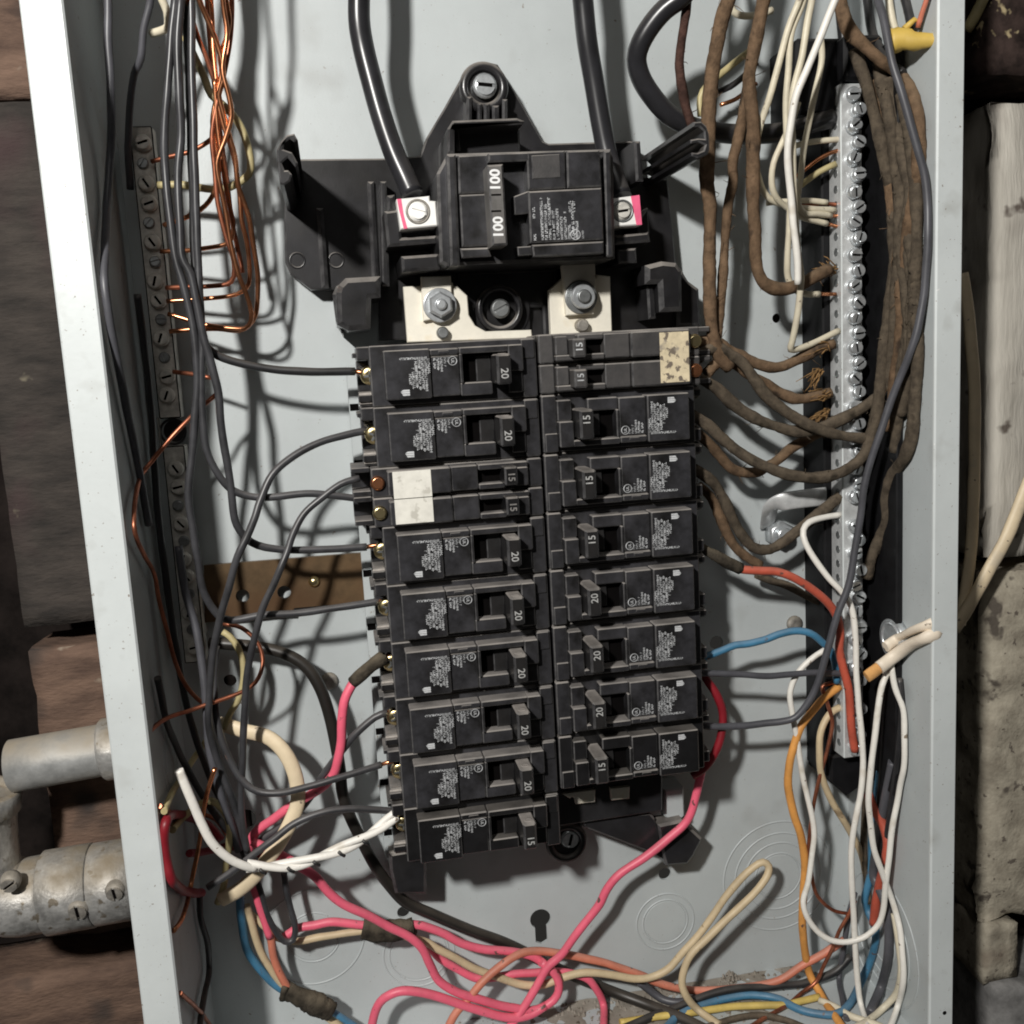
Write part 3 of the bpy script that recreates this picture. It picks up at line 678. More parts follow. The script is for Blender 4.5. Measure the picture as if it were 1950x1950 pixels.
def lug(poly, h, scr, r, ink, lab, rot):
    l = thing('wire_lug', lab, 'lug', at(*scr, h-15), 'wire lugs of the main breaker')
    part(MB().prism(P2(poly, h), h-13, h, .5), 'block', LUG, l)
    q = at(*scr, h); mb = MB().ring((q[0],q[1],h), (0,0,1), r, .55, 26, 6); part(mb, 'screw_well', STEELD if rot > .1 else SCREWG, l)
    o = link('screw', screw_mesh(r*.86, .9, LUG if rot < 0 else OLDBAR, rot, 'screw'), l); o.location = W3(0, 0, 0); g = ORG[l.name]; o.location = W3(q[0]-g[0], q[1]-g[1], h-g[2]-.2)
    part(MB().prism(P2(ink, h), h, h+.08), 'ink_stripe', PINKINK, l)
lug([(755,379),(818,373),(819,382),(830,383),(834,430),(763,437)], 46, (796,403), 4.6, [(756,379),(764,378.5),(769,410),(776,435),(769,436),(760,400)], 'bright aluminium lug with narrow pink stripe under the left main cable', -.28)
lug([(1165,378),(1218,371),(1223,428),(1168,432)], 46, (1186,402), 4.3, [(1201,373.5),(1217.6,371.5),(1222.4,427.6),(1212,428.6)], 'dull aluminium lug with wide pink stripe under the right main cable', .12)

# ---------------------------------------------------------------- branch breakers (built once, then copied)
def brk_print():
    mb = MB(); r = random.Random(3); h = 58.06
    for k, (u, n) in enumerate(((-47.0,8),(-48.3,17),(-49.6,16),(-50.9,17),(-52.2,14),(-53.5,11),(-54.8,6))):
        v = (6.0,6.0,6.0,5.8,5.2,2.6,0.2)[k]
        glyphs(mb, u, v, 0, -1, n, 1.12, .60, r, h, .97)
    glyphs(mb, -47.0, 7.0, -1, 0, 16, 1.0, .55, r, h, .9)
    for v0, v1 in ((-8.5,-7.75),(-7.6,-6.95),(-6.8,-6.05)):      # round backed mark cut by two thin lines
        k = [(1.0, .55), (.55, 0), (0, .55)][[-8.5,-7.6,-6.8].index(v0)]
        mb.prism([(-58.6+k[0], v0), (-54.9, v0), (-54.9, v1), (-58.6+k[1]+(.45 if v0 == -6.8 else 0), v1)], h-.02, h+.05)
    h = 56.06
    for k, (u, n) in enumerate(((-38.6,3),(-40.0,6),(-41.4,9),(-42.8,8),(-44.2,7))):
        glyphs(mb, u, 6.2, 0, -1, n, 1.0, .5, r, h, .93)
    mb.ring((-36.2, 4.6, h), (0,0,1), 1.75, .22, 24, 4); text(mb, 'UL', -36.2, 4.6, h, 1.8, -math.pi/2, .02)
    return mb
def rating(s): 
    mb = MB(); text(mb, s, -16.6, -1.6, 67.02, 4.4, -math.pi/2, .012); return mb.mesh('rating_number', PRINTN)
def brk_body():
    b = MB()
    b.box(-70, -.4, -12.55, 12.55, 16, 50, .5)                 # case
    b.box(-64.6, -45.8, -10, 10.2, 48, 58, .5)                # printed block
    b.box(-45.6, -33.6, -9.6, 7.0, 48, 56, .5); b.box(-45.6, -33.6, 7.1, 9.9, 48, 56.8, .6)
    b.box(-42, -37.6, 7.8, 9.0, 56.7, 57.2, .2)
    b.box(-33.4, -12.6, 7.3, 10.0, 48, 57.6, .5)               # frame round the handle slot
    b.box(-33.4, -20, -10, -4.6, 48, 55.5, .5); b.box(-33.4, -32.2, -4.7, 7.4, 48, 57, .4)
    b.box(-13.0, -6.8, -1, 10.0, 48, 57.8, .5); b.box(-13.0, -6.8, -10, -1.1, 48, 55, .5)
    b.box(-6.7, -.4, -12.3, 12.3, 48, 53.5, .6); b.box(-6.7, -1.2, 4, 12, 53, 54.4, .4)
    # terminal well
    b.box(-75, -66, 7, 12.5, 16, 44, .5); b.box(-75, -66, -12.4, -6.4, 16, 41, .5); b.box(-75, -66, -6.3, 6.9, 16, 27, .4)
    b.box(-76.5, -72.5, 8.2, 10.2, 16, 36, .3); b.box(-75.5, -70, -10.5, -7.5, 40, 43.5, .4)
    return b
def handle20():
    b = MB()
    # toggle with its tie hole rim, leaning to the centre
    b.prism([(-19.6,-6.0),(-13.6,-6.0),(-13.6,6.4),(-19.6,6.4)], 47, 67, 1.0, corner=.6)
    b.prism([(-26,-4.4),(-19.7,-4.4),(-19.7,6.2),(-26,6.2)], 46, 52, .5)
    b.ring((-16.6, 6.1, 63.4), (0,1,0), 1.5, .55, 16, 6)
    return b
MESH = dict(body=brk_body().mesh('body', BRK), handle=handle20().mesh('handle', HBLK), text=brk_print().mesh('printed_text', PRINT),
            n20=rating('20'), n15=rating('15'))
sc = MB().lathe((0,0,0), (0,0,1), [(-3,3.4),(0,4.2),(1.6,4.1),(2.4,3.3),(2.7,2.0)], 20)
MESH['screw'] = sc.mesh('terminal_screw', BRASS)
cr = MB(); cr.box(-2.6,2.6,-.5,.5,2.4,2.85); cr.box(-.5,.5,-2.6,2.6,2.4,2.85); MESH['cross'] = cr.mesh('screw_slot', STEELD)
MESH['slot'] = MB().box(-32.1, -13.1, -4.5, 7.2, 50.02, 50.3).mesh('handle_slot', HOLE)
pl = MB().box(-75.2, -66.2, -11.5, -6.8, 41.05, 41.9, .2); MESH['plate'] = pl.mesh('wire_plate', mat('grimy_plate', (0.36,0.33,0.30), .7, .0, var=.2))
def breaker(label, num, x, y, rz, group):
    t = thing('circuit_breaker', label, 'circuit breaker', (x, y, 0), group)
    t.rotation_euler = (0, rz, 0)
    link('body', MESH['body'], t); link('printed_text', MESH['text'], t); link('handle_slot', MESH['slot'], t); link('wire_plate', MESH['plate'], t)
    h = link('handle', MESH['handle'], t); link('rating_number', MESH['n20' if num == 20 else 'n15'], h)
    s = link('terminal_screw', MESH['screw'], t); s.location = W3(-69.8, .6, 36.5); s.rotation_euler = (rd.uniform(-.1,.2), 0, 0)
    s.rotation_euler = (0.12, rd.uniform(-.1,.1), 0)
    k = link('screw_slot', MESH['cross'], s); k.rotation_euler = (0, rd.uniform(0,1.5), 0)
    return t
YL = 89.8; YR = 90.8
LL = {0: ('black 20 amp breaker at the top of the left column', 20), 1: ('second 20 amp breaker down on the left, just above the white stickers', 20),
      3: ('left 20 amp breaker just below the white stickers, black wire above stained strap', 20), 4: ('left 20 amp breaker level with the lower edge of stained strap', 20),
      5: ('left 20 amp breaker fed by the pink wire in black tape', 20), 6: ('left 20 amp breaker just below the one fed by pink wire', 20),
      7: ('lowest 20 amp breaker of the left column', 20), 8: ('dark 15 amp breaker at the foot of left column beside white twisted wires', 15)}
for i, (lab, n) in LL.items():
    t = breaker(lab, n, -.2, YL-25.4*i, 0, 'single pole branch breakers')
    if i == 8:
        for c_ in t.children:
            if c_.name.startswith('body'): c_.data = c_.data.copy(); c_.data.materials[0] = BRKD
LR = {1: ('15 amp breaker directly below the yellowed sticker on the right', 15), 2: ('middle one of three 15 amp breakers in upper right column', 15),
      3: ('right 15 amp breaker just above the three right 20 amp breakers', 15), 4: ('uppermost 20 amp breaker of the right column', 20),
      5: ('middle 20 amp breaker of the right column, level with the blue wire', 20), 6: ('lowest 20 amp breaker of the right column beside dark red wire', 20),
      7: ('dark 15 amp breaker at the foot of right column above empty slot', 15)}
for i, (lab, n) in LR.items():
    t = breaker(lab, n, .3, YR-25.4*i, math.pi, 'single pole branch breakers')
    if i == 7:
        for c_ in t.children:
            if c_.name.startswith('body'): c_.data = c_.data.copy(); c_.data.materials[0] = BRKD
# tandem breakers
def tandem(label, x, y, rz, old):
    t = thing('tandem_breaker', label, 'circuit breaker', (x, y, 0), 'tandem breakers'); t.rotation_euler = (0, rz, 0)
    bm_ = BRKOLD if old else BRK
    for sg in (1, -1):
        o = sg*6.35
        b = MB(); b.box(-73, -.4, o-6.2, o+6.2, 16, 50, .6)
        b.box(-66.5, -40, o-5.4, o+5.4, 48, 56.6, .7); b.box(-39.8, -28.5, o-5.2, o+5.2, 48, 55.2, .5)
        b.box(-28.3, -7, o+2.9, o+5.4, 48, 56.4, .5); b.box(-28.3, -17, o-5.4, o-3.0, 48, 55.6, .5); b.box(-12.4, -7, o-5, o+3, 48, 56.4, .5); b.box(-6.8, -.4, o-6.1, o+6.1, 48, 53.5, .6)
        b.box(-81, -73.2, o-6.2, o-3.9, 16, 42, .4); b.box(-81, -73.2, o+4.0, o+6.2, 16, 42, .4); b.box(-81, -73.2, o-3.8, o+3.9, 16, 28)
        link('body', b.mesh('body', bm_), t)
        b = MB(); b.prism([(-18.4,o-3.6),(-12.8,o-3.6),(-12.8,o+4.2),(-18.4,o+4.2)], 47, 64, .8, corner=.5)
        h = link('handle', b.mesh('handle', BRKOLD if old else BRKD), t)
        b = MB(); text(b, '15', -15.6, o, 64.02, 4.0, -math.pi/2, .02); link('rating_number', b.mesh('rating_number', PRINTD if not old else PRINT), h)
        link('handle_slot', MB().box(-28.2, -12.5, o-2.9, o+2.8, 50.02, 50.25).mesh('handle_slot', HOLE), t)
        s = link('terminal_screw', MB().lathe((0,0,0), (0,0,1), [(-3,2.4),(0,3.1),(1.2,3.0),(1.8,2.2)], 16).mesh('terminal_screw', COPPER if sg > 0 else BRASS), t); s.location = W3(-70.5, o, 50.2)
    if old:
        b = MB().box(-65.6, -52.6, -10.6, 10.8, 56.62, 56.85, .1); link('sticker', b.mesh('sticker', OLDSTICKER), t)
    else:
        for a0_, a1_ in ((-.2, 11.2), (-11.0, -.5)):
            b = MB().box(-64.4, -48.4, a0_, a1_, 56.62, 56.85, .1); link('sticker', b.mesh('sticker', STICKER), t)
    return t
tandem('twin black breaker with two white stickers in the left column', -.2, YL-50.8, 0, False)
tandem('dusty twin 15 amp breaker with a yellowed sticker topping the right column', .3, YR, math.pi, True)

# ---------------------------------------------------------------- wires
SEED = [0]
def wire(label, m, r, hs, s, name='wire', cat='wire', group=None, b0=None, b1=None, jit=0.0, n=9, flat=None, bm=COPPER, br=None, step=2.2, parts=None):
    P = [np.array(p) for p in pxp(s, hs)]
    if float(s.split()[0].split(',')[1]) < -15:                    # runs on up the box, past the picture
        d = P[0]-P[1]; d /= np.linalg.norm(d); d = d*np.array([.6,1,.15]); P = [P[0]+d*55, P[0]+d*22]+P
    pts = smooth(P, step); SEED[0] += 1
    org = tuple(pts[0])
    if jit < .2 and label[:6] != 'thick ':
        kk = np.array([0, 0, 0]); pts = [np.array(p)+.32*np.array([noise.noise(Vector(p)*.07+Vector((SEED[0]*3.7, 0, 0))), noise.noise(Vector(p)*.07+Vector((0, SEED[0]*2.9, 5))), 0]) for p in pts]
        jit = jit or .07
    if jit >= .2:
        rh = random.Random(SEED[0]); mb = MB().tube(pts, r, n, flat, jit, SEED[0])
        for _ in range(len(pts)//4):
            p = np.array(pts[rh.randrange(len(pts))]); a = rh.uniform(0, 6.28); d = np.array([math.cos(a), math.sin(a), rh.uniform(-.2,.8)])
            e = np.array([rh.gauss(0,1), rh.gauss(0,1), rh.gauss(0,.6)])
            mb.tube([p+d*r*.85, p+d*(r+rh.uniform(.6,1.6))+e*.5, p+d*(r+rh.uniform(.6,2.4))+e*1.6], .2, 4, taper=(1,.5))
        return solo(mb, name, m, label, cat, org, group)
    if not (b0 or b1 or parts):
        return solo(MB().tube(pts, r, n, flat, jit, SEED[0]), name, m, label, cat, org, group)
    t = thing(name, label, cat, org, group)
    part(MB().tube(pts, r, n, flat, jit, SEED[0]), 'insulation', m, t)
    for bs, end in ((b0, pts[0]), (b1, pts[-1])):
        if bs:
            q = [tuple(end)]+pxp(bs[0], bs[1]); part(MB().tube(smooth(q, 1.5), br or r*.62, 8), 'bare_end', bm, t)
    return t
GB = 'black wires of the left breakers'
# -- left bundle
wire('grey black wire hugging the left flange at the top left corner', SLATE, 1.6, [52,50,46,36,30,26], '206,-30 206,65 211,155 213,233 210,298 204,388 199,500 201,560 214,640 238,760 262,880 283,1000')
wire('grey wire bending behind the top end of the old ground bar', SLATE, 1.5, [46,40,30,18], '290,-30 287,0 274,52 268,111 255,142 248,207 244,280 248,360')
wire('grey black wire curving down the left bundle to the breaker at strap level', GREY, 1.65, [50,44,44,42,38,35], '336,-30 334,0 326,78 318,181 313,259 314,310 321,388 334,490 349,542 367,619 375,700 373,770 366,860 360,950 370,1025 378,1069 388,1128 414,1170 440,1181 500,1172 560,1169 640,1158 700,1148 722,1145', group=GB, b1=('728,1144 736,1143', 37))
wire('grey black wire of the left bundle ending just above the stained strap', GREY, 1.65, [52,46,46,44,40,36], '346,-30 344,0 339,78 342,181 344,259 339,336 342,414 347,490 362,520 373,568 388,645 404,697 417,749 420,800 430,868 440,935 447,990 461,1016 479,1033 506,1043 558,1047 635,1045 698,1041', group=GB, b1=('712,1039 730,1037', 37))
wire('grey black wire reaching the lower half of the twin stickered breaker', GREY, 1.6, [48,44,42,40], '366,-30 364,0 366,150 370,300 374,420 380,560 385,650 383,713 386,790 393,855 414,901 445,935 500,947 584,940 635,944 684,949', group=GB)
wire('glossy black wire from the bundle to the topmost left breaker', BLK, 1.75, [46,42,40,38,36], '356,-30 355,0 360,120 364,250 368,380 372,520 380,640 404,671 440,687 500,700 584,708 635,708 676,708', group=GB, b1=('688,709 703,711', 37))
wire('grey black wire arching up into the second left breaker', GREY, 1.6, [36,40,46,48,44,40,36,30], '697,820 661,827 609,842 558,868 519,904 495,955 486,985 471,1020 453,1058 435,1120 419,1175 406,1245 399,1322 397,1374 404,1413 419,1460 440,1515 461,1579 472,1626 478,1660', group=GB)
wire('grey black wire arching up to upper half of the stickered twin breaker', GREY, 1.55, [40,42,46,46,40,34], '684,910 648,922 609,951 578,980 558,1017 547,1050 537,1076 521,1115 500,1160 487,1206 473,1270 466,1348 463,1426 459,1500 461,1560 470,1620', group=GB)
wire('grey black wire sweeping up to the lowest 20 amp left breaker', GREY, 1.6, [36,40,42,40,36,30], '726,1456 687,1468 635,1484 584,1499 532,1510 490,1507 460,1484 434,1442 416,1385 408,1300 412,1230', group=GB, b0=('738,1452 752,1449', 37))
wire('black wire running down from the breaker below the pink one', GREY, 1.7, [36,36,30,24,20], '738,1357 713,1366 677,1397 656,1423 632,1452 612,1480 596,1510 574,1540 545,1568 512,1590 490,1606', group=GB, b0=('746,1354 756,1352', 37))
wire('black wire stretched from left tangle to the bottom left breaker', GREY, 1.6, [38,42,44,42], '756,1547 713,1542 661,1540 609,1548 558,1570 519,1600 480,1630 453,1652 396,1690', group=GB)
wire('black wire behind the ground bar dropping to the lower left', BLK, 1.6, [40,34,30,26], '262,560 285,760 300,960 318,1120 345,1290 372,1400 405,1490 440,1560 470,1640')
wire('slate wire running straight down beside the ground bar lower end', SLATE, 1.8, [30,34,38,36,30], '340,1040 352,1120 372,1190 384,1260 393,1340 398,1420 415,1490 436,1560 455,1620')
wire('dark wire slanting inside the left wall from the copper crossing', BLK, 1.5, [30,30,26], '300,1290 320,1380 350,1450 395,1530 440,1590 475,1640')
wire('thin black wire hanging down the lower left corner', BLK, 1.4, [22,18,14], '380,1700 382,1750 396,1800 398,1850 388,1900 380,1960')
wire('short cream wire looping behind bundle at the upper left', CREAM, 1.6, [34,30,24], '300,-30 308,0 317,21 320,50 305,60 288,64')
# twisted white pair
wt = thing('twisted_wire', 'bright white twisted wires swooping from left edge to the lowest left breaker', 'wire', at(344,1468,56))
pp = smooth(pxp('340,1466 362,1517 383,1566 404,1605 435,1634 466,1649 489,1654', [58,54,48]), 1.6)
part(MB().tube(pp, 2.0, 10, .65), 'insulation', WHITEB, wt)
pp = np.array(smooth(pxp('470,1649 519,1650 571,1644 622,1627 674,1606 713,1583 754,1552', [48,46,40]), 1.0))
for k in (0, 1):
    q = []
    for i, p in enumerate(pp):
        a = i*.145+k*math.pi; T = pp[min(i+1, len(pp)-1)]-pp[max(i-1, 0)]; T /= np.linalg.norm(T); nn = np.array([-T[1], T[0], 0])
        q.append(p+nn*math.cos(a)*1.3+np.array([0,0,1])*math.sin(a)*1.0)
    part(MB().tube(q, 1.75, 9), 'insulation', WHITEB, wt)
mb = MB()
for i in range(6, len(pp)-14, 11):
    mb.tube([pp[i]+np.array([-.9,.4,3.0]), pp[i]+np.array([.2,-1.0,3.0]), pp[i]+np.array([1.6,-2.4,2.2])], .75, 6)
part(mb, 'black_mark', BLK, wt)
# pink feed to breaker with taped end
t = thing('taped_wire', 'pink wire with black taped end feeding a left breaker', 'wire', at(671,1304,36))
part(MB().tube(smooth(pxp('680,1290 668,1308 656,1335 651,1374 650,1413 643,1450 635,1475 612,1500 580,1520 547,1540 519,1561 493,1579 478,1600 470,1640', [36,38,36,30,24,22])), 2.15, 10), 'insulation', PINK, t)
part(MB().tube(smooth(pxp('672,1299 690,1283 715,1262 735,1250', [37,39,38])), 2.6, 12, None, .25, 3, saw=.2), 'tape', TAPE, t)
part(MB().tube(smooth(pxp('733,1252 742,1247 752,1250', [38,38,37])), 1.2, 8), 'bare_end', COPPER, t)
# bare copper
CG = 'bare copper ground wires at upper left'
wire('bright copper wire on the outer right of the upper left bundle', COPPER, 1.05, [56,50,44,36,26,20], '376,-30 380,0 388,21 401,52 411,78 422,116 424,155 417,181 427,220 437,259 448,298 453,349 461,375 474,414 481,453 488,500 491,540 488,596 474,620 455,630 414,626 370,627 322,631', 'copper_wire', group=CG)
wire('copper wire waving in the middle of the upper left bundle', COPPER, 1.0, [52,46,42,36,24], '430,-30 431,0 437,39 430,78 419,104 422,142 414,181 404,233 412,285 417,336 404,375 383,399 350,416 312,428', 'copper_wire', group=CG)
wire('copper wire turning left under the bundle into the bar top', COPPERD, 1.0, [50,44,38,28,22], '356,-30 358,0 365,31 375,65 391,104 404,142 417,186 419,233 409,259 367,287 323,298 288,308', 'copper_wire', group=CG)
wire('copper wire curving to the lowest corner of the copper bundle', COPPER, 1.0, [54,48,42,34,24], '424,-30 424,0 427,26 432,65 424,129 435,181 440,220 430,259 414,311 422,362 430,401 440,466 455,527 466,552 476,584 478,609 466,625 430,624 380,615 320,598', 'copper_wire', group=CG)
wire('thin copper wire ending at the fourth hole of the old bar', COPPER, .95, [46,42,36,28,22], '400,-30 404,40 408,110 414,181 424,233 445,298 455,362 460,420 470,460 475,500 474,540 461,555 440,563 399,568 318,574', 'copper_wire', group=CG)
wire('copper wire crossing left just above the bright copper bend', COPPER, .95, [44,38,30,22], '409,150 413,230 425,320 437,390 445,430 435,461 383,474 345,478 306,480', 'copper_wire', group=CG)
wire('copper wire with a tight bend nearest the black bundle', COPPERD, 1.0, [48,42,34,22], '440,-30 441,30 436,90 425,150 412,200 404,262 410,330 416,390 430,450 446,500 440,536 400,545 350,546 316,548', 'copper_wire', group=CG)
wire('dark tarnished copper wire behind the upper left copper bundle', COPPERD, 1.0, [30,26,24], '392,-30 398,60 408,160 420,260 432,340 440,410 452,470 462,520', 'copper_wire', group=CG)
wire('yellowed wire looping beside the copper bundle at upper left', OLIVE, 1.6, [30,34,30,24], '352,70 370,108 388,145 402,180 425,200 450,228 466,259 476,298 474,331 440,355 404,360 350,352 300,352', n=10)
wire('short copper stub beside the black hole of the ground bar', COPPERD, .95, [22,24,30], '330,708 345,710 365,712 400,720', 'copper_wire')
wire('thin copper wire snaking down over the left wall', COPPERD, .95, [30,38,44,44,38,30], '415,748 409,754 375,783 357,801 323,837 285,884 269,907 259,946 255,980 256,1012 274,1056 295,1097 303,1141 316,1193 331,1250 349,1296 367,1322 392,1344', 'copper_wire')
wire('thin copper wire curling right from the left wall crossing', COPPERD, .95, [48,40,30,26], '270,1408 311,1371 362,1353 388,1343 419,1333 461,1317 487,1299 500,1270 499,1245 487,1219 460,1196 425,1188', 'copper_wire')
wire('straight copper wire slanting behind the bright white wire', COPPER, 1.05, [44,40,32,24], '409,1463 393,1515 383,1579 373,1644 362,1696 347,1748 331,1773', 'copper_wire')
wire('faint copper wire in the bottom left corner shadow', COPPERD, .95, [10,12], '343,1890 370,1915 395,1945 405,1965', 'copper_wire')
# ---- lower left tangle
wire('thick black cable curving down past the left breakers foot', mat('old_black_cable', (0.019,0.017,0.015), .36, var=.2, vscale=40, dust=.35, dustcol=(.17,.14,.11)), 2.75, [14,18,22,20,16,12,8,6,6], '400,1225 430,1226 501,1234 545,1246 583,1270 609,1309 627,1361 641,1426 648,1470 652,1510 666,1553 687,1597 713,1647 739,1683 772,1718 816,1738 894,1771 960,1795 1020,1824 1080,1853 1160,1886 1230,1912 1300,1940 1370,1975', 'cable', 'cable', n=14)
wire('thick cream cable arching through the lower left tangle', ROMEX, 3.4, [22,26,30,32,34,30], '418,1378 440,1384 466,1392 506,1402 532,1421 553,1452 565,1489 567,1528 553,1566 532,1605 508,1638 485,1668 455,1695 420,1714', 'cable', 'cable', n=14, flat=.62)
wire('yellowed thin wire from the bar foot bending over the copper curl', OLIVE, 1.5, [24,26,24], '424,1203 438,1212 452,1232 462,1262 463,1300 452,1335 436,1362 428,1388')
wire('olive wire slanting behind the bundle at the lower left', OLIVE, 1.4, [22,18,14], '396,1406 372,1440 345,1480 325,1515 312,1545')
wire('yellowed wire loop inside the lower left corner', OLIVE, 1.6, [30,34,32,28], '328,1580 350,1555 383,1530 404,1526 427,1546 437,1574 436,1605 431,1644 425,1690 414,1720')
wire('dark red wire loop against the left wall near the corner', DRED, 2.0, [20,22,22,18], '420,1600 395,1572 360,1556 330,1552 316,1565 313,1605 318,1644 329,1678 355,1698 384,1700')
wire('dark red wire behind the olive loop at the lower left', DRED, 1.8, [14,14], '360,1625 400,1620 440,1612 480,1620 520,1640 560,1650')
wire('rusty copper wire along the inner left wall near pipe', COPPERD, 1.0, [16,16], '304,1535 330,1548 370,1548 410,1560 432,1590', 'copper_wire')
PG = 'pink wires across the box bottom'
wire('long pink wire swooping from left tangle to the bottom crossing', PINK, 2.1, [26,26,24,22,20,18], '480,1602 530,1625 576,1652 599,1668 625,1698 656,1722 700,1742 739,1764 778,1783 804,1806 819,1838 835,1867 868,1888 907,1901 946,1913 980,1920 1012,1924 1043,1913 1061,1895 1064,1869 1050,1846 1030,1832', group=PG, n=11)
wire('pink wire leaving right end of the grey taped splice', PINK, 2.1, [14,14,14], '775,1760 804,1763 842,1776 881,1797 920,1807 980,1813 1020,1824 1044,1844', group=PG, n=11)
wire('pink wire between left tangle and the grey taped splice', PINK, 2.1, [14,14], '540,1785 568,1767 597,1762 635,1756 700,1763', group=PG, n=11)
wire('pink wire running under the cream wire along bottom', PINK, 2.0, [10,12,12], '815,1800 837,1825 868,1843 904,1862 933,1862 980,1855 1012,1853 1064,1850 1115,1861 1136,1885 1149,1916 1150,1965', group=PG, n=11)
wire('pink wire looping up from the bottom edge of the photo', PINK, 2.15, [20,24,24,20], '706,1965 714,1930 724,1909 740,1896 765,1887 804,1890 855,1905 920,1926 972,1938 1010,1932 1040,1915', group=PG, n=11)
wire('long pink wire from below the right breakers down to the bottom', PINK, 2.1, [30,28,26,24,22,20,22], '1345,1444 1338,1462 1333,1481 1325,1515 1317,1546 1303,1570 1271,1598 1232,1630 1180,1664 1156,1692 1141,1722 1115,1756 1089,1790 1069,1818 1043,1842 1025,1873 1000,1913 965,1965', group=PG, n=11)
wire('dark red wire bowed beside the right column lower breakers', DRED, 2.0, [30,34,34,30], '1318,1262 1334,1278 1348,1298 1364,1322 1376,1353 1377,1380 1370,1413 1356,1444 1342,1462 1318,1478', n=10)
wire('pink and orange wire bending down in the left tangle', PINK, 1.9, [22,20], '480,1640 480,1675 488,1704 496,1730 506,1758 515,1785')
wire('orange wire entering the lower taped splice', SALMON, 1.9, [20,16], '507,1748 514,1772 518,1800 521,1820 532,1850 552,1888')
wire('blue wire down the lower left into taped splice', BLUE, 2.0, [18,14,14], '456,1700 458,1732 463,1774 474,1814 500,1851 525,1876 556,1896')
wire('cream wire curving beside the blue one into lower splice', TAN, 1.8, [16,14], '470,1725 478,1752 487,1785 501,1822 519,1851 545,1885')
wire('cream wire crossing to the taped splice from left', TAN, 1.8, [12,12], '476,1740 506,1766 530,1786 566,1793 609,1785 661,1777 705,1772')
wire('black wire with a small hanging loop under the tangle', GREY, 1.5, [22,20,18], '470,1640 488,1676 498,1706 508,1740 524,1772 542,1793 557,1791 562,1765 553,1730 545,1696 540,1660')
wire('teal wire leaving the lower taped splice at the bottom', BLUE, 1.7, [14,12], '618,1914 632,1926 656,1941 690,1965')
wire('tan wire leaving the lower taped splice at the bottom', TAN, 2.0, [12,12], '604,1922 622,1936 645,1953 660,1970')
mb = MB().tube(smooth(pxp('690,1768 720,1772 752,1772 786,1766', [14,15,14])), 5.0, 14, .72, .22, 8, saw=.16)
mb.tube(smooth(pxp('782,1760 786,1775 783,1790', [14,15,14])), 2.0, 8, None, .4, 5)
solo(mb, 'taped_splice', TAPE, 'grey brown taped splice under the crossing pink wire', 'tape', at(738,1770,12))
mb = MB().tube(smooth(pxp('540,1884 575,1900 632,1926', [15,16,15]), 1.4), 4.8, 14, .75, .22, 9, saw=.16)
mb.tube(smooth(pxp('545,1878 540,1890 538,1902', [17,18,16])), 1.6, 8, None, .4, 5)
solo(mb, 'taped_splice', TAPE, 'brown taped splice in the bottom left corner', 'tape', at(585,1905,12))
# ---- main cables

wire('thick black main cable curving into the left lug', CABLE, 4.5, [38,36,38,42], '684,-40 684,39 692,91 708,155 726,220 749,288 772,340 786,372', 'main_cable', 'cable', n=18)
wire('thick black main cable dropping straight toward the right lug', CABLE, 4.4, [42,38,34,34,40], '1106,-40 1110,0 1118,78 1131,155 1144,233 1158,300 1174,345 1184,376', 'main_cable', 'cable', n=18)
wire('thick black neutral cable bowing left at the upper right', CABLE, 4.3, [58,48,38,30,26], '1330,-45 1296,-5 1266,18 1240,48 1220,82 1212,112 1220,147 1241,182 1271,216 1309,238 1352,250 1420,256 1500,250 1585,225', 'main_cable', 'cable', n=18)
# ---- brown cloth wires
BG = 'old brown cloth covered wires'
def cloth(label, r, hs, s, m=CLOTH, **k): return wire(label, m, r, hs, s, 'cloth_wire', 'wire', BG, jit=.24, n=10, step=1.8, **k)
cloth('dark red brown cloth wire beside the bowed neutral cable', 2.0, [56,46,38], '1314,-40 1309,0 1304,39 1296,91 1294,129 1299,168 1307,207 1320,245', CLOTHR)
cloth('brown cloth wire dropping past the right clip arm tip', 2.9, [60,54,46,40,36], '1398,-40 1387,0 1374,39 1364,91 1356,142 1350,207 1348,280 1346,350 1352,388 1352,440 1351,500 1352,580 1358,640 1372,680 1390,700')
cloth('long brown cloth wire hooking right into the neutral bar', 2.8, [60,54,46,40,34], '1462,-40 1454,0 1444,52 1434,104 1427,142 1428,181 1434,233 1434,311 1434,388 1438,440 1440,500 1452,535 1471,548 1497,550 1528,540 1553,526 1580,512')
cloth('brown cloth wire crossing left under the long hooked one', 2.3, [46,42,38,34], '1428,130 1424,165 1416,207 1407,259 1395,311 1396,345 1387,388 1382,440 1377,520 1370,600 1364,650')
cloth('brown cloth wire in the upper right corner bundle sliding behind flange', 2.8, [44,50,52,50,48], '1600,-20 1605,26 1620,60 1644,85 1678,116 1709,138 1736,180 1748,233 1750,290 1746,340 1736,400 1728,460 1722,520', CLOTH)
cloth('grey brown cloth wire sweeping from right bar side to the right breakers', 2.7, [40,46,46,44,42,40], '1628,95 1636,120 1648,155 1662,207 1675,259 1686,311 1696,362 1702,440 1705,490 1701,532 1691,609 1683,661 1678,713 1673,765 1662,816 1645,866 1605,898 1554,910 1502,904 1452,886 1413,865 1372,832 1346,808 1318,790', CLOTHG)
cloth('grey brown cloth wire in the middle of right wall bundle', 3.1, [46,48,46,44,40], '1690,150 1696,180 1703,215 1711,265 1724,315 1735,365 1731,405 1718,460 1722,520 1728,580 1732,640 1728,700', CLOTHG)
cloth('ragged grey brown cloth wire nearest the right flange', 2.8, [40,44,46,44,40,34], '1728,460 1738,540 1746,622 1748,674 1746,713 1742,765 1736,829 1724,868 1700,905 1688,946 1690,985 1678,1020 1660,1060 1650,1100', CLOTHG)
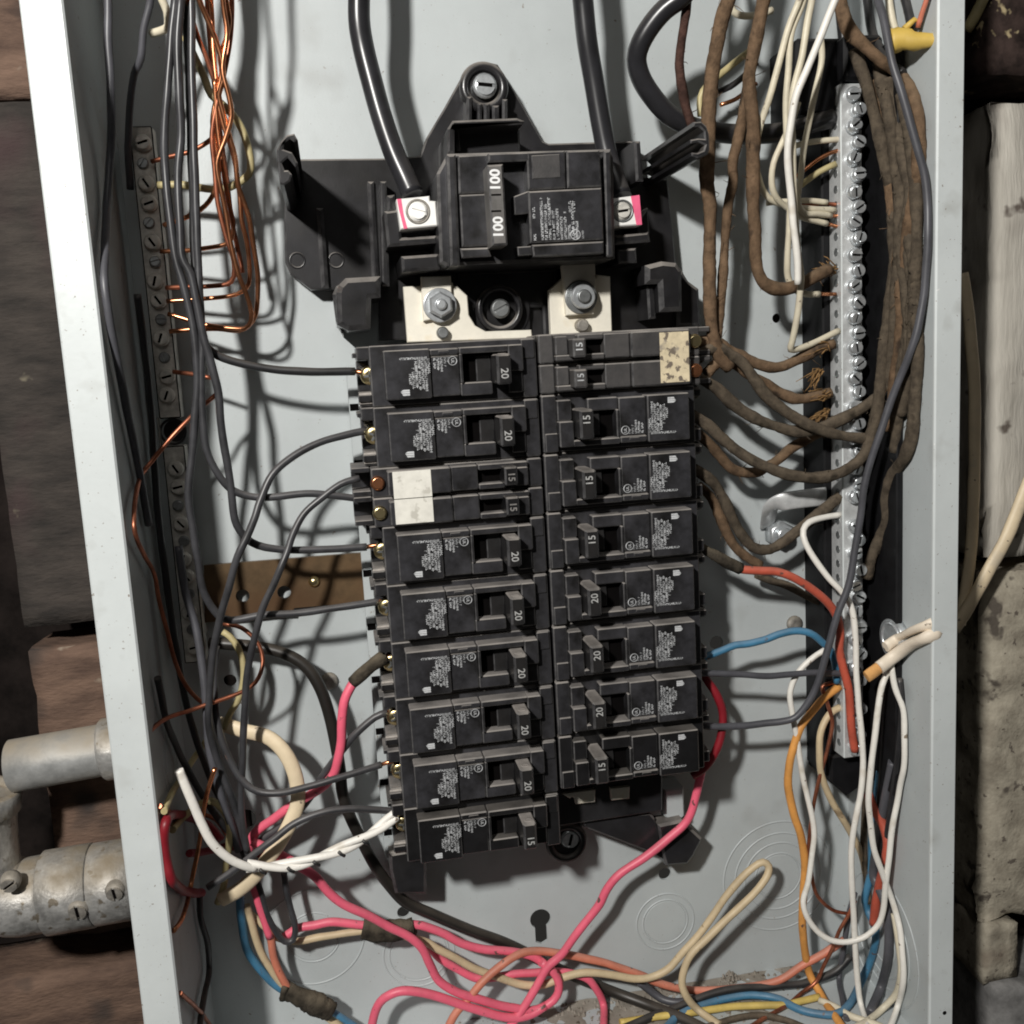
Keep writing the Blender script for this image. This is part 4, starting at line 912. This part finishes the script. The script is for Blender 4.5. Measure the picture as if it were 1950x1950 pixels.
cloth('grey brown cloth wire filling gap behind the right bundle', 3.3, [34,36,34], '1690,160 1700,230 1712,320 1716,420 1712,500 1706,580 1702,660 1694,740', CLOTHG)
cloth('flattened grey brown cloth wire left of the long slate wire at right', 2.9, [40,50,54,52,46,40], '1672,120 1682,170 1696,240 1708,320 1722,400 1736,480 1742,560 1738,640 1728,720 1716,790', CLOTHG)
cloth('darker cloth wire squeezed deep between the right wall wires', 2.6, [28,34,36,34,30], '1660,130 1676,200 1690,300 1700,400 1712,520 1716,620 1704,720 1694,820', CLOTH)
cloth('cloth wire lying against right wall behind the slate wire', 2.7, [44,56,62,58,50], '1716,180 1732,260 1742,340 1746,420 1744,500 1736,580 1724,660 1710,760 1704,860', CLOTHG)
cloth('brown cloth wire arching from right breakers to mid neutral bar', 2.6, [36,34,32,32], '1326,652 1350,650 1372,655 1388,668 1426,686 1460,698 1489,698 1528,680 1560,664 1588,655')
cloth('brown cloth wire slanting far right past the neutral bar', 2.6, [38,38,40,42], '1322,690 1345,668 1366,662 1392,677 1413,690 1439,726 1458,752 1478,770 1515,796 1559,817 1605,830 1660,836', CLOTHG)
cloth('brown cloth wire sagging from the second right breaker', 2.6, [38,36,36,40], '1318,712 1346,728 1366,740 1400,772 1439,797 1472,810 1515,822 1553,818 1605,797 1644,776 1668,758', CLOTHG)
cloth('brown cloth wire curving up to the frayed middle end', 2.5, [36,30,30], '1345,712 1368,690 1395,693 1430,716 1460,732 1489,750 1520,760 1553,755 1582,748')
cloth('brown cloth wire bending behind the lower sagging wires', 2.4, [36,28,24,26], '1318,818 1346,840 1366,862 1395,893 1434,900 1462,888 1484,874 1507,853 1535,838 1566,822', CLOTH)
cloth('brown cloth wire dropping to the lower right loop', 2.5, [36,30,26,30], '1322,892 1350,912 1364,926 1378,950 1395,988 1412,1018 1434,1042 1460,1047 1485,1037 1510,1018 1541,994 1570,970 1600,944', CLOTHG)
cloth('stubby brown cloth wire under the lower right loop', 2.4, [24,22], '1330,925 1352,945 1368,975 1380,1005 1397,1038 1421,1060 1448,1076')
cloth('brown cloth wire lying parallel beneath the salmon wire', 2.0, [12,12,14], '1440,1095 1463,1104 1502,1116 1541,1138 1590,1160', CLOTHG)
rf = random.Random(2)
def frayed(px, py, h, d, label):
    mb = MB()
    for k in range(26):
        p = np.array(at(px, py, h))+np.array([rf.uniform(-2,2), rf.uniform(-2,2), rf.uniform(-1.5,2)])
        e = p+np.array([d[0]*rf.uniform(.5,1.3)+rf.gauss(0,1.8), d[1]*rf.uniform(.5,1.3)+rf.gauss(0,1.8), rf.gauss(0,1.6)])
        mb.tube([p, (p+e)/2+np.array([rf.gauss(0,.8), rf.gauss(0,.8), rf.gauss(0,.6)]), e], .38, 5, taper=(1,.4))
    solo(mb, 'frayed_cloth', FRAY, label, 'frayed cloth', at(px, py, h))
frayed(1572, 748, 31, (-5, -1), 'orange brown frayed cloth end at the middle of the bar')
frayed(1570, 660, 32, (-7, -2), 'orange brown frayed cloth end on the upper brown wire')
frayed(1572, 785, 31, (-6, -4), 'orange brown frayed cloth end below the middle one')
frayed(1560, 708, 30, (-4, -6), 'loose brown fibres hanging under the upper frayed end')
frayed(1585, 515, 31, (-5, 1), 'brown frayed cloth end where the hooked wire meets the bar')
t = thing('taped_wire', 'brick red wire with brown taped end beside the right breakers', 'wire', at(1408,1084,36))
part(MB().tube(smooth(pxp('1400,1082 1418,1085 1450,1087 1481,1089 1515,1102 1553,1127 1579,1151 1594,1175 1600,1206 1598,1235 1605,1268 1616,1312 1619,1350 1622,1390 1628,1430', [36,38,40,40,40,38,36])), 2.05, 10), 'insulation', BRICKR, t)
part(MB().tube(smooth(pxp('1326,1036 1348,1050 1361,1057 1384,1070 1410,1083', [36,37,36])), 3.0, 10, None, .3, 3, taper=(.6,1)), 'tape', TAPE, t)
# ---- whites on the right
WG = 'white wires fanning into the neutral bar'
wire('outermost left white wire of the upper right fan', CREAM, 1.45, [64,56,46,36,30], '1530,-30 1522,0 1502,52 1484,116 1466,186 1450,233 1440,280 1443,330 1462,375 1500,392 1545,398 1590,400', group=WG)
wire('cream wire of the fan doubling back to a short bar end', CREAM, 1.45, [62,54,46,36,31], '1536,-30 1527,10 1507,65 1502,129 1497,207 1499,285 1507,362 1504,414 1500,490 1500,525 1512,551 1535,560 1560,560', group=WG, b1=('1575,560 1592,560', 29))
wire('white wire of the fan hanging lowest in a sharp bent hook', CREAM, 1.5, [66,60,54,48,38,31], '1548,-30 1546,0 1538,39 1528,104 1512,168 1507,220 1510,285 1512,362 1515,427 1521,490 1526,530 1522,575 1515,620 1509,650 1506,665 1528,661 1559,648 1597,630', group=WG)
wire('brightest white wire crossing over the fan at the top', WHITE, 1.6, [72,66,58,52], '1600,-30 1590,0 1574,39 1559,78 1538,129 1517,181 1506,235 1500,300 1506,370 1512,440 1519,500 1520,540', group=WG)
wire('white wire on the right of the fan bending to bar', CREAM, 1.4, [52,46,38,30], '1562,60 1565,109 1554,168 1543,220 1530,285 1525,336 1520,384 1532,406 1560,408 1582,410', group=WG, b1=('1590,411 1598,411', 29))
wire('white wire bulging left in a loop below the fan', CREAM, 1.4, [46,44,36,30], '1520,195 1507,233 1489,272 1473,311 1469,349 1477,375 1494,393 1520,410 1541,418 1575,426', group=WG, b1=('1585,429 1598,432', 29))
wire('short white wire entering the bar above the loops', CREAM, 1.35, [30,31,30], '1460,386 1480,384 1500,383 1535,382 1575,385', group=WG)
wire('straight cream wire entering the bar near its top', CREAM, 1.35, [30,30], '1510,278 1540,272 1575,267 1602,264', group=WG)
wire('yellowed wire slanting up into the bar', OLIVE, 1.4, [26,28,30], '1505,368 1530,349 1561,327 1592,312', group=WG)
wire('short copper wire slanting up into the neutral bar', COPPER, .95, [26,28,30], '1510,342 1533,323 1558,303 1585,290 1605,284', 'copper_wire')
wire('short copper wire beside the white wire bar ends', COPPERD, .95, [26,28], '1505,395 1540,390 1570,388 1598,390', 'copper_wire')
wire('cream wire arc at the top right between brown wires', CREAM, 1.5, [40,38], '1388,-20 1392,14 1402,26 1420,31 1441,29 1470,20')
wire('cream wire bowed behind the brown cloth wires at top', OLIVE, 1.5, [24,28,26], '1440,88 1426,98 1405,115 1387,130 1365,147 1346,163 1334,186 1334,222', n=9)
wire('pale pink copper wire between the upper brown wires', COPPER, .95, [22,24], '1440,160 1420,175 1400,190 1372,200', 'copper_wire')
wire('black wire behind the brown wires at upper right', BLK, 1.4, [18,20,18], '1440,120 1415,145 1390,165 1366,175')
wire('white wire bent from lower bar down across it', WHITE, 1.5, [30,34,42,44,46,46,44,40], '1600,980 1566,986 1541,994 1530,1009 1533,1032 1554,1069 1579,1102 1600,1124 1618,1148 1626,1175 1629,1219 1631,1283 1636,1348 1642,1413 1643,1460 1641,1502 1631,1553 1621,1618 1622,1683 1626,1748 1629,1812 1634,1877 1640,1916 1655,1965')
wire('white wire falling from the torn white sheath to bottom', WHITE, 1.5, [52,54,52,50,46], '1695,1268 1680,1304 1673,1348 1665,1413 1659,1460 1654,1515 1657,1566 1665,1618 1683,1670 1701,1722 1714,1774 1720,1838 1719,1877 1709,1916 1692,1965')
wire('white wire forming the big U loop at lower right', WHITE, 1.45, [54,56,52,46,40,36,34,34,36], '1697,1268 1704,1307 1719,1348 1722,1400 1721,1460 1713,1502 1701,1566 1693,1631 1686,1690 1683,1730 1673,1760 1652,1781 1631,1790 1605,1794 1579,1789 1554,1771 1537,1745 1530,1715 1538,1683 1546,1631 1551,1592 1548,1561 1538,1515 1528,1471 1517,1400 1509,1361 1504,1327 1508,1304 1522,1278 1548,1252 1570,1237')
wire('long slate wire running down the right side past the bar', SLATE, 1.7, [58,66,72,74,74,73,70,62,56,52,50,46,42,38,36], '1672,-30 1673,0 1680,26 1688,65 1698,116 1714,168 1730,220 1748,285 1761,336 1766,388 1767,450 1763,519 1758,571 1745,635 1732,674 1717,713 1696,765 1675,829 1657,881 1644,933 1639,980 1631,1030 1616,1115 1595,1170 1574,1245 1559,1296 1541,1335 1515,1366 1489,1374 1460,1377 1413,1382 1362,1383 1330,1381')
wire('grey wire running level from right breakers to the bar', SLATE, 1.55, [38,38,38,36], '1326,1280 1352,1282 1400,1284 1460,1287 1502,1284 1553,1281 1600,1282 1640,1284')
wire('blue wire arching from right breakers toward the bar', BLUE, 1.8, [32,32,34,32], '1326,1258 1352,1247 1379,1237 1400,1229 1426,1226 1460,1217 1481,1208 1515,1201 1543,1206 1564,1221 1583,1240 1590,1262 1594,1300', n=10)
wire('orange wire curving down inside the lower right', ORANGE, 2.0, [30,34,32,28,22,18], '1598,1307 1572,1327 1546,1356 1525,1384 1510,1426 1503,1460 1502,1502 1512,1553 1525,1592 1533,1644 1530,1696 1528,1760 1533,1812 1541,1854 1561,1890 1590,1935 1610,1965', n=10)
wire('tan wire looping from bar end beside the orange wire', TAN, 1.75, [28,32,28,22], '1602,1345 1579,1361 1563,1395 1560,1440 1564,1475 1579,1515 1603,1557 1622,1590 1640,1625 1650,1670')
wire('copper wire threading down through the lower right wires', COPPERD, .95, [30,32,30,26], '1590,1298 1566,1308 1574,1335 1585,1374 1579,1413 1569,1452 1556,1500 1546,1554 1540,1610 1545,1660 1554,1700 1572,1723 1592,1736 1618,1741', 'copper_wire')
wire('copper wire running to the bottom right crossing', COPPERD, 1.0, [30,26,22], '1628,1715 1616,1742 1598,1774 1585,1807 1569,1838 1554,1869 1528,1890 1502,1911 1450,1942 1410,1965', 'copper_wire')
# ---- bottom crossings
wire('long salmon wire along the bottom under the cream loop', SALMON, 2.0, [24,20,14,12,14,20,26], '850,1965 868,1930 894,1900 920,1869 946,1845 975,1824 1000,1813 1030,1811 1076,1817 1128,1828 1167,1838 1219,1856 1250,1871 1300,1884 1350,1886 1400,1882 1450,1875 1489,1864 1528,1838 1566,1817 1608,1790', n=10)
wire('cream wire running from the splice into a tall narrow loop', TAN, 1.95, [12,14,16,18,22,28,30], '770,1782 814,1795 829,1805 868,1825 907,1846 946,1860 975,1870 1000,1875 1035,1875 1076,1860 1115,1852 1167,1857 1208,1864 1240,1861 1271,1846 1296,1818 1330,1781 1359,1742 1384,1705 1413,1671 1436,1651 1453,1642 1464,1650 1462,1666 1450,1684 1426,1711 1384,1750 1348,1786 1316,1818 1303,1846 1299,1874 1309,1900 1330,1924 1370,1952', n=10)
wire('black wire rising to the right along the bottom', BLK, 2.0, [18,20,22], '1150,1975 1208,1950 1245,1934 1296,1916 1348,1895 1400,1882 1460,1880 1489,1877 1535,1872 1590,1850 1620,1820', n=10)
wire('grey wire sagging under the salmon wire at bottom', SLATE, 2.0, [10,12,12], '1215,1868 1240,1888 1262,1903 1290,1908 1330,1900 1370,1890')
wire('blue wire waving along the bottom right corner', BLUE, 2.0, [16,18,18,22,24,28,28], '1262,1965 1285,1940 1310,1925 1360,1907 1395,1899 1426,1895 1460,1897 1484,1903 1517,1920 1554,1930 1590,1932 1616,1915 1637,1877 1656,1833 1667,1790 1665,1760 1652,1732 1647,1712 1654,1683 1660,1652 1661,1600 1668,1540 1676,1470', n=10)
wire('yellow wire along the very bottom right', YELLOW, 1.8, [8,10,10], '1180,1948 1240,1938 1300,1930 1361,1921 1400,1916 1460,1914 1500,1912 1560,1898')
wire('yellow cream wire hooking round the lower right corner', CREAM, 1.7, [22,20,18], '1702,1740 1712,1800 1716,1850 1706,1893 1680,1922 1650,1945 1620,1962')
wire('thick grey wire down the lower right corner', SLATE, 2.3, [32,28,24,20], '1700,1450 1690,1500 1678,1560 1668,1620 1664,1670 1678,1700 1690,1735 1693,1780 1690,1828 1678,1878 1656,1930', n=10)
wire('slate wire twisting down behind the big white U loop', SLATE, 1.5, [24,22,20], '1628,1700 1617,1742 1610,1786 1603,1825 1598,1864 1604,1903 1612,1940')
wire('brick red wire bulging near right wall at bottom', BRICKR, 2.3, [36,40,36,30], '1652,1510 1664,1540 1682,1570 1690,1605 1686,1640 1676,1680 1668,1720 1664,1760', n=10)
wire('brown wire hidden behind the lower right white wires', CLOTHG, 1.7, [26,24], '1655,1470 1648,1540 1645,1610 1650,1670 1655,1720')
wire('dark wire between lower right white wires', BLK, 1.5, [30,28,24], '1690,1290 1684,1360 1680,1430 1676,1500 1668,1580 1664,1650')
wire('dark wire at the right wall beside the U loop', BLK, 1.5, [44,42,36], '1712,1290 1716,1350 1712,1420 1702,1500 1692,1570 1684,1640')
wire('brown wire crossing the bottom right edge', CLOTHG, 1.6, [12,12], '1330,1960 1400,1940 1450,1933 1500,1944 1540,1960')
wire('yellow cream wire curled at the very bottom right', CREAM, 1.7, [14,12], '1560,1905 1590,1918 1620,1935 1660,1948 1700,1965')
# sheath with orange paper
t = thing('sheathed_cable', 'white sheathed cable torn open over orange paper at right wall', 'cable', at(1770,1200,56))
part(MB().tube(smooth(pxp('1790,1180 1770,1190 1740,1200 1710,1216 1686,1232', [52,54,55])), 2.7, 12, .7, .1), 'sheath', ROMEXW, t)
part(MB().tube(smooth(pxp('1790,1203 1768,1213 1735,1227 1705,1248 1674,1272', [54,57,57])), 3.3, 12, .75, .08), 'sheath', ROMEXW, t)
part(MB().tube(smooth(pxp('1678,1268 1664,1279 1650,1289', [56.5,57])), 2.9, 10, .6, .2), 'paper_wrap', ORANGEW, t)
kn = at(1758, 1212, 50)
solo(MB().lathe((XR-4, kn[1], 48), (1,0,0), [(0,9.5),(1,10),(4,10)], 28).ring((XR-3.5, kn[1], 48), (1,0,0), 7.5, 1.2, 28, 6), 'cable_clamp', ZINC, 'grey cable clamp on right wall holding the white sheathed cable', 'cable clamp', (XR-4, kn[1], 48))
# outside cables
CLAMP[0] = False
wire('cream cable hanging straight outside the right flange', ROMEX, 3.2, [6,8,10], '1832,520 1842,580 1850,661 1855,739 1856,842 1853,980 1848,1060 1838,1130 1828,1190', 'cable', 'cable', n=12, flat=.7)
wire('cream cable slanting in from the right edge to the box', ROMEX, 3.6, [14,14,12], '1975,880 1942,960 1916,1025 1878,1095 1840,1162 1815,1200', 'cable', 'cable', n=12, flat=.7)
wire('yellow cable passing behind flange at the top right corner', OLIVE, 2.6, [10,8,4], '1885,-30 1872,0 1856,31 1840,58', 'cable', 'cable', n=10)
CLAMP[0] = True
# yellow wire nut
q0, q1 = np.array(at(1696,78,64)), np.array(at(1784,76,72))
mb = MB().tube(smooth([q0, q0+(q1-q0)*.3+np.array([0,.6,0]), q0+(q1-q0)*.55+np.array([0,-.3,0]), q1], 1.2), 5.0, 14, .85, .30, 4, taper=(1.0,.52))
mb.tube([q0+np.array([5,4,2]), q0+np.array([9,7.5,3]), q0+np.array([12,6,3])], 1.5, 8, taper=(1,.5))
solo(mb, 'wire_nut', YNUT, 'crumpled yellow wire nut in the upper right corner', 'wire nut', tuple(q0))
wire('cream wire dropping into the yellow wire nut', CREAM, 1.6, [46,48,50], '1690,-30 1693,0 1699,39 1708,66 1716,74')
wire('black wire beside cream wire above the yellow nut', BLK, 1.9, [40,42,44], '1716,-30 1724,0 1732,35 1738,62')
wire('thin salmon wire above the yellow nut', SALMON, 1.1, [40,44], '1770,-25 1764,0 1756,25 1748,52')
wire('black wire disappearing behind the insulator top', BLK, 2.2, [24,26,28], '1592,-30 1598,10 1604,60 1610,110 1614,150')
wire('black wire along the upper right back plate', BLK, 2.0, [18,20], '1650,-30 1654,20 1664,70 1690,110 1720,140')

# ---------------------------------------------------------------- conduits at the left
c1 = thing('conduit', 'dusty galvanised conduit stub entering the left wall of the box', 'conduit', at(130,1450,25))
a = np.array(at(20,1459,26)); b = np.array(at(262,1416,26)); L = float(np.linalg.norm(b-a))
part(MB().lathe(a, b-a, [(0,10.6),(.6,11.4),(L*.72,11.4),(L*.73,11.2)], 32), 'pipe', EMT, c1)
part(MB().lathe(a+(b-a)*.72, b-a, [(0,12.6),(1.2,13.6),(L*.28,13.6)], 32), 'coupling', CAST, c1)
c2 = thing('conduit_fitting', 'bright cast conduit elbow with slotted screws at lower left', 'conduit', at(120,1690,28))
a = np.array(at(-40,1722,28)); b = np.array(at(275,1668,28)); L = float(np.linalg.norm(b-a)); d = (b-a)/L
el = [tuple(a+d*L*.41), tuple(a+d*L*.25)]+[at(*q) for q in ((20,1706,28),(-14,1694,28),(-36,1664,28),(-44,1616,28),(-47,1560,28),(-46,1518,28))]
part(MB().tube(smooth(el), 16.6, 28), 'elbow', CAST, c2)
e0 = np.array(at(-46,1545,28)); part(MB().lathe(e0, np.array(at(-45,1490,28))-e0, [(0,17.2),(.6,17.9),(9,17.9),(9.6,17.0),(9.6,14.5),(4,14)], 32), 'collar', CAST, c2)
part(MB().lathe(a+d*L*.402, d, [(0,17.6),(.5,18.2),(L*.285,18.2),(L*.29,17.6)], 36), 'collar', CAST, c2)
part(MB().lathe(a+d*L*.694, d, [(0,17.2),(.5,17.8),(L*.31,17.8)], 36), 'collar', CAST, c2)
for px, py, r, nm in ((150,1727,4.6,1.6),(220,1692,4.3,1.65),(20,1676,4.2,.6)):
    q = np.array(at(px, py, 44)); 
    o = link('set_screw', screw_mesh(r, 4.0, SCREWG, nm, 'set_screw'), c2); g = ORG[c2.name]; o.location = W3(q[0]-g[0], q[1]-g[1], q[2]-g[2]-1.0); o.rotation_euler = (.25, 0, 0)
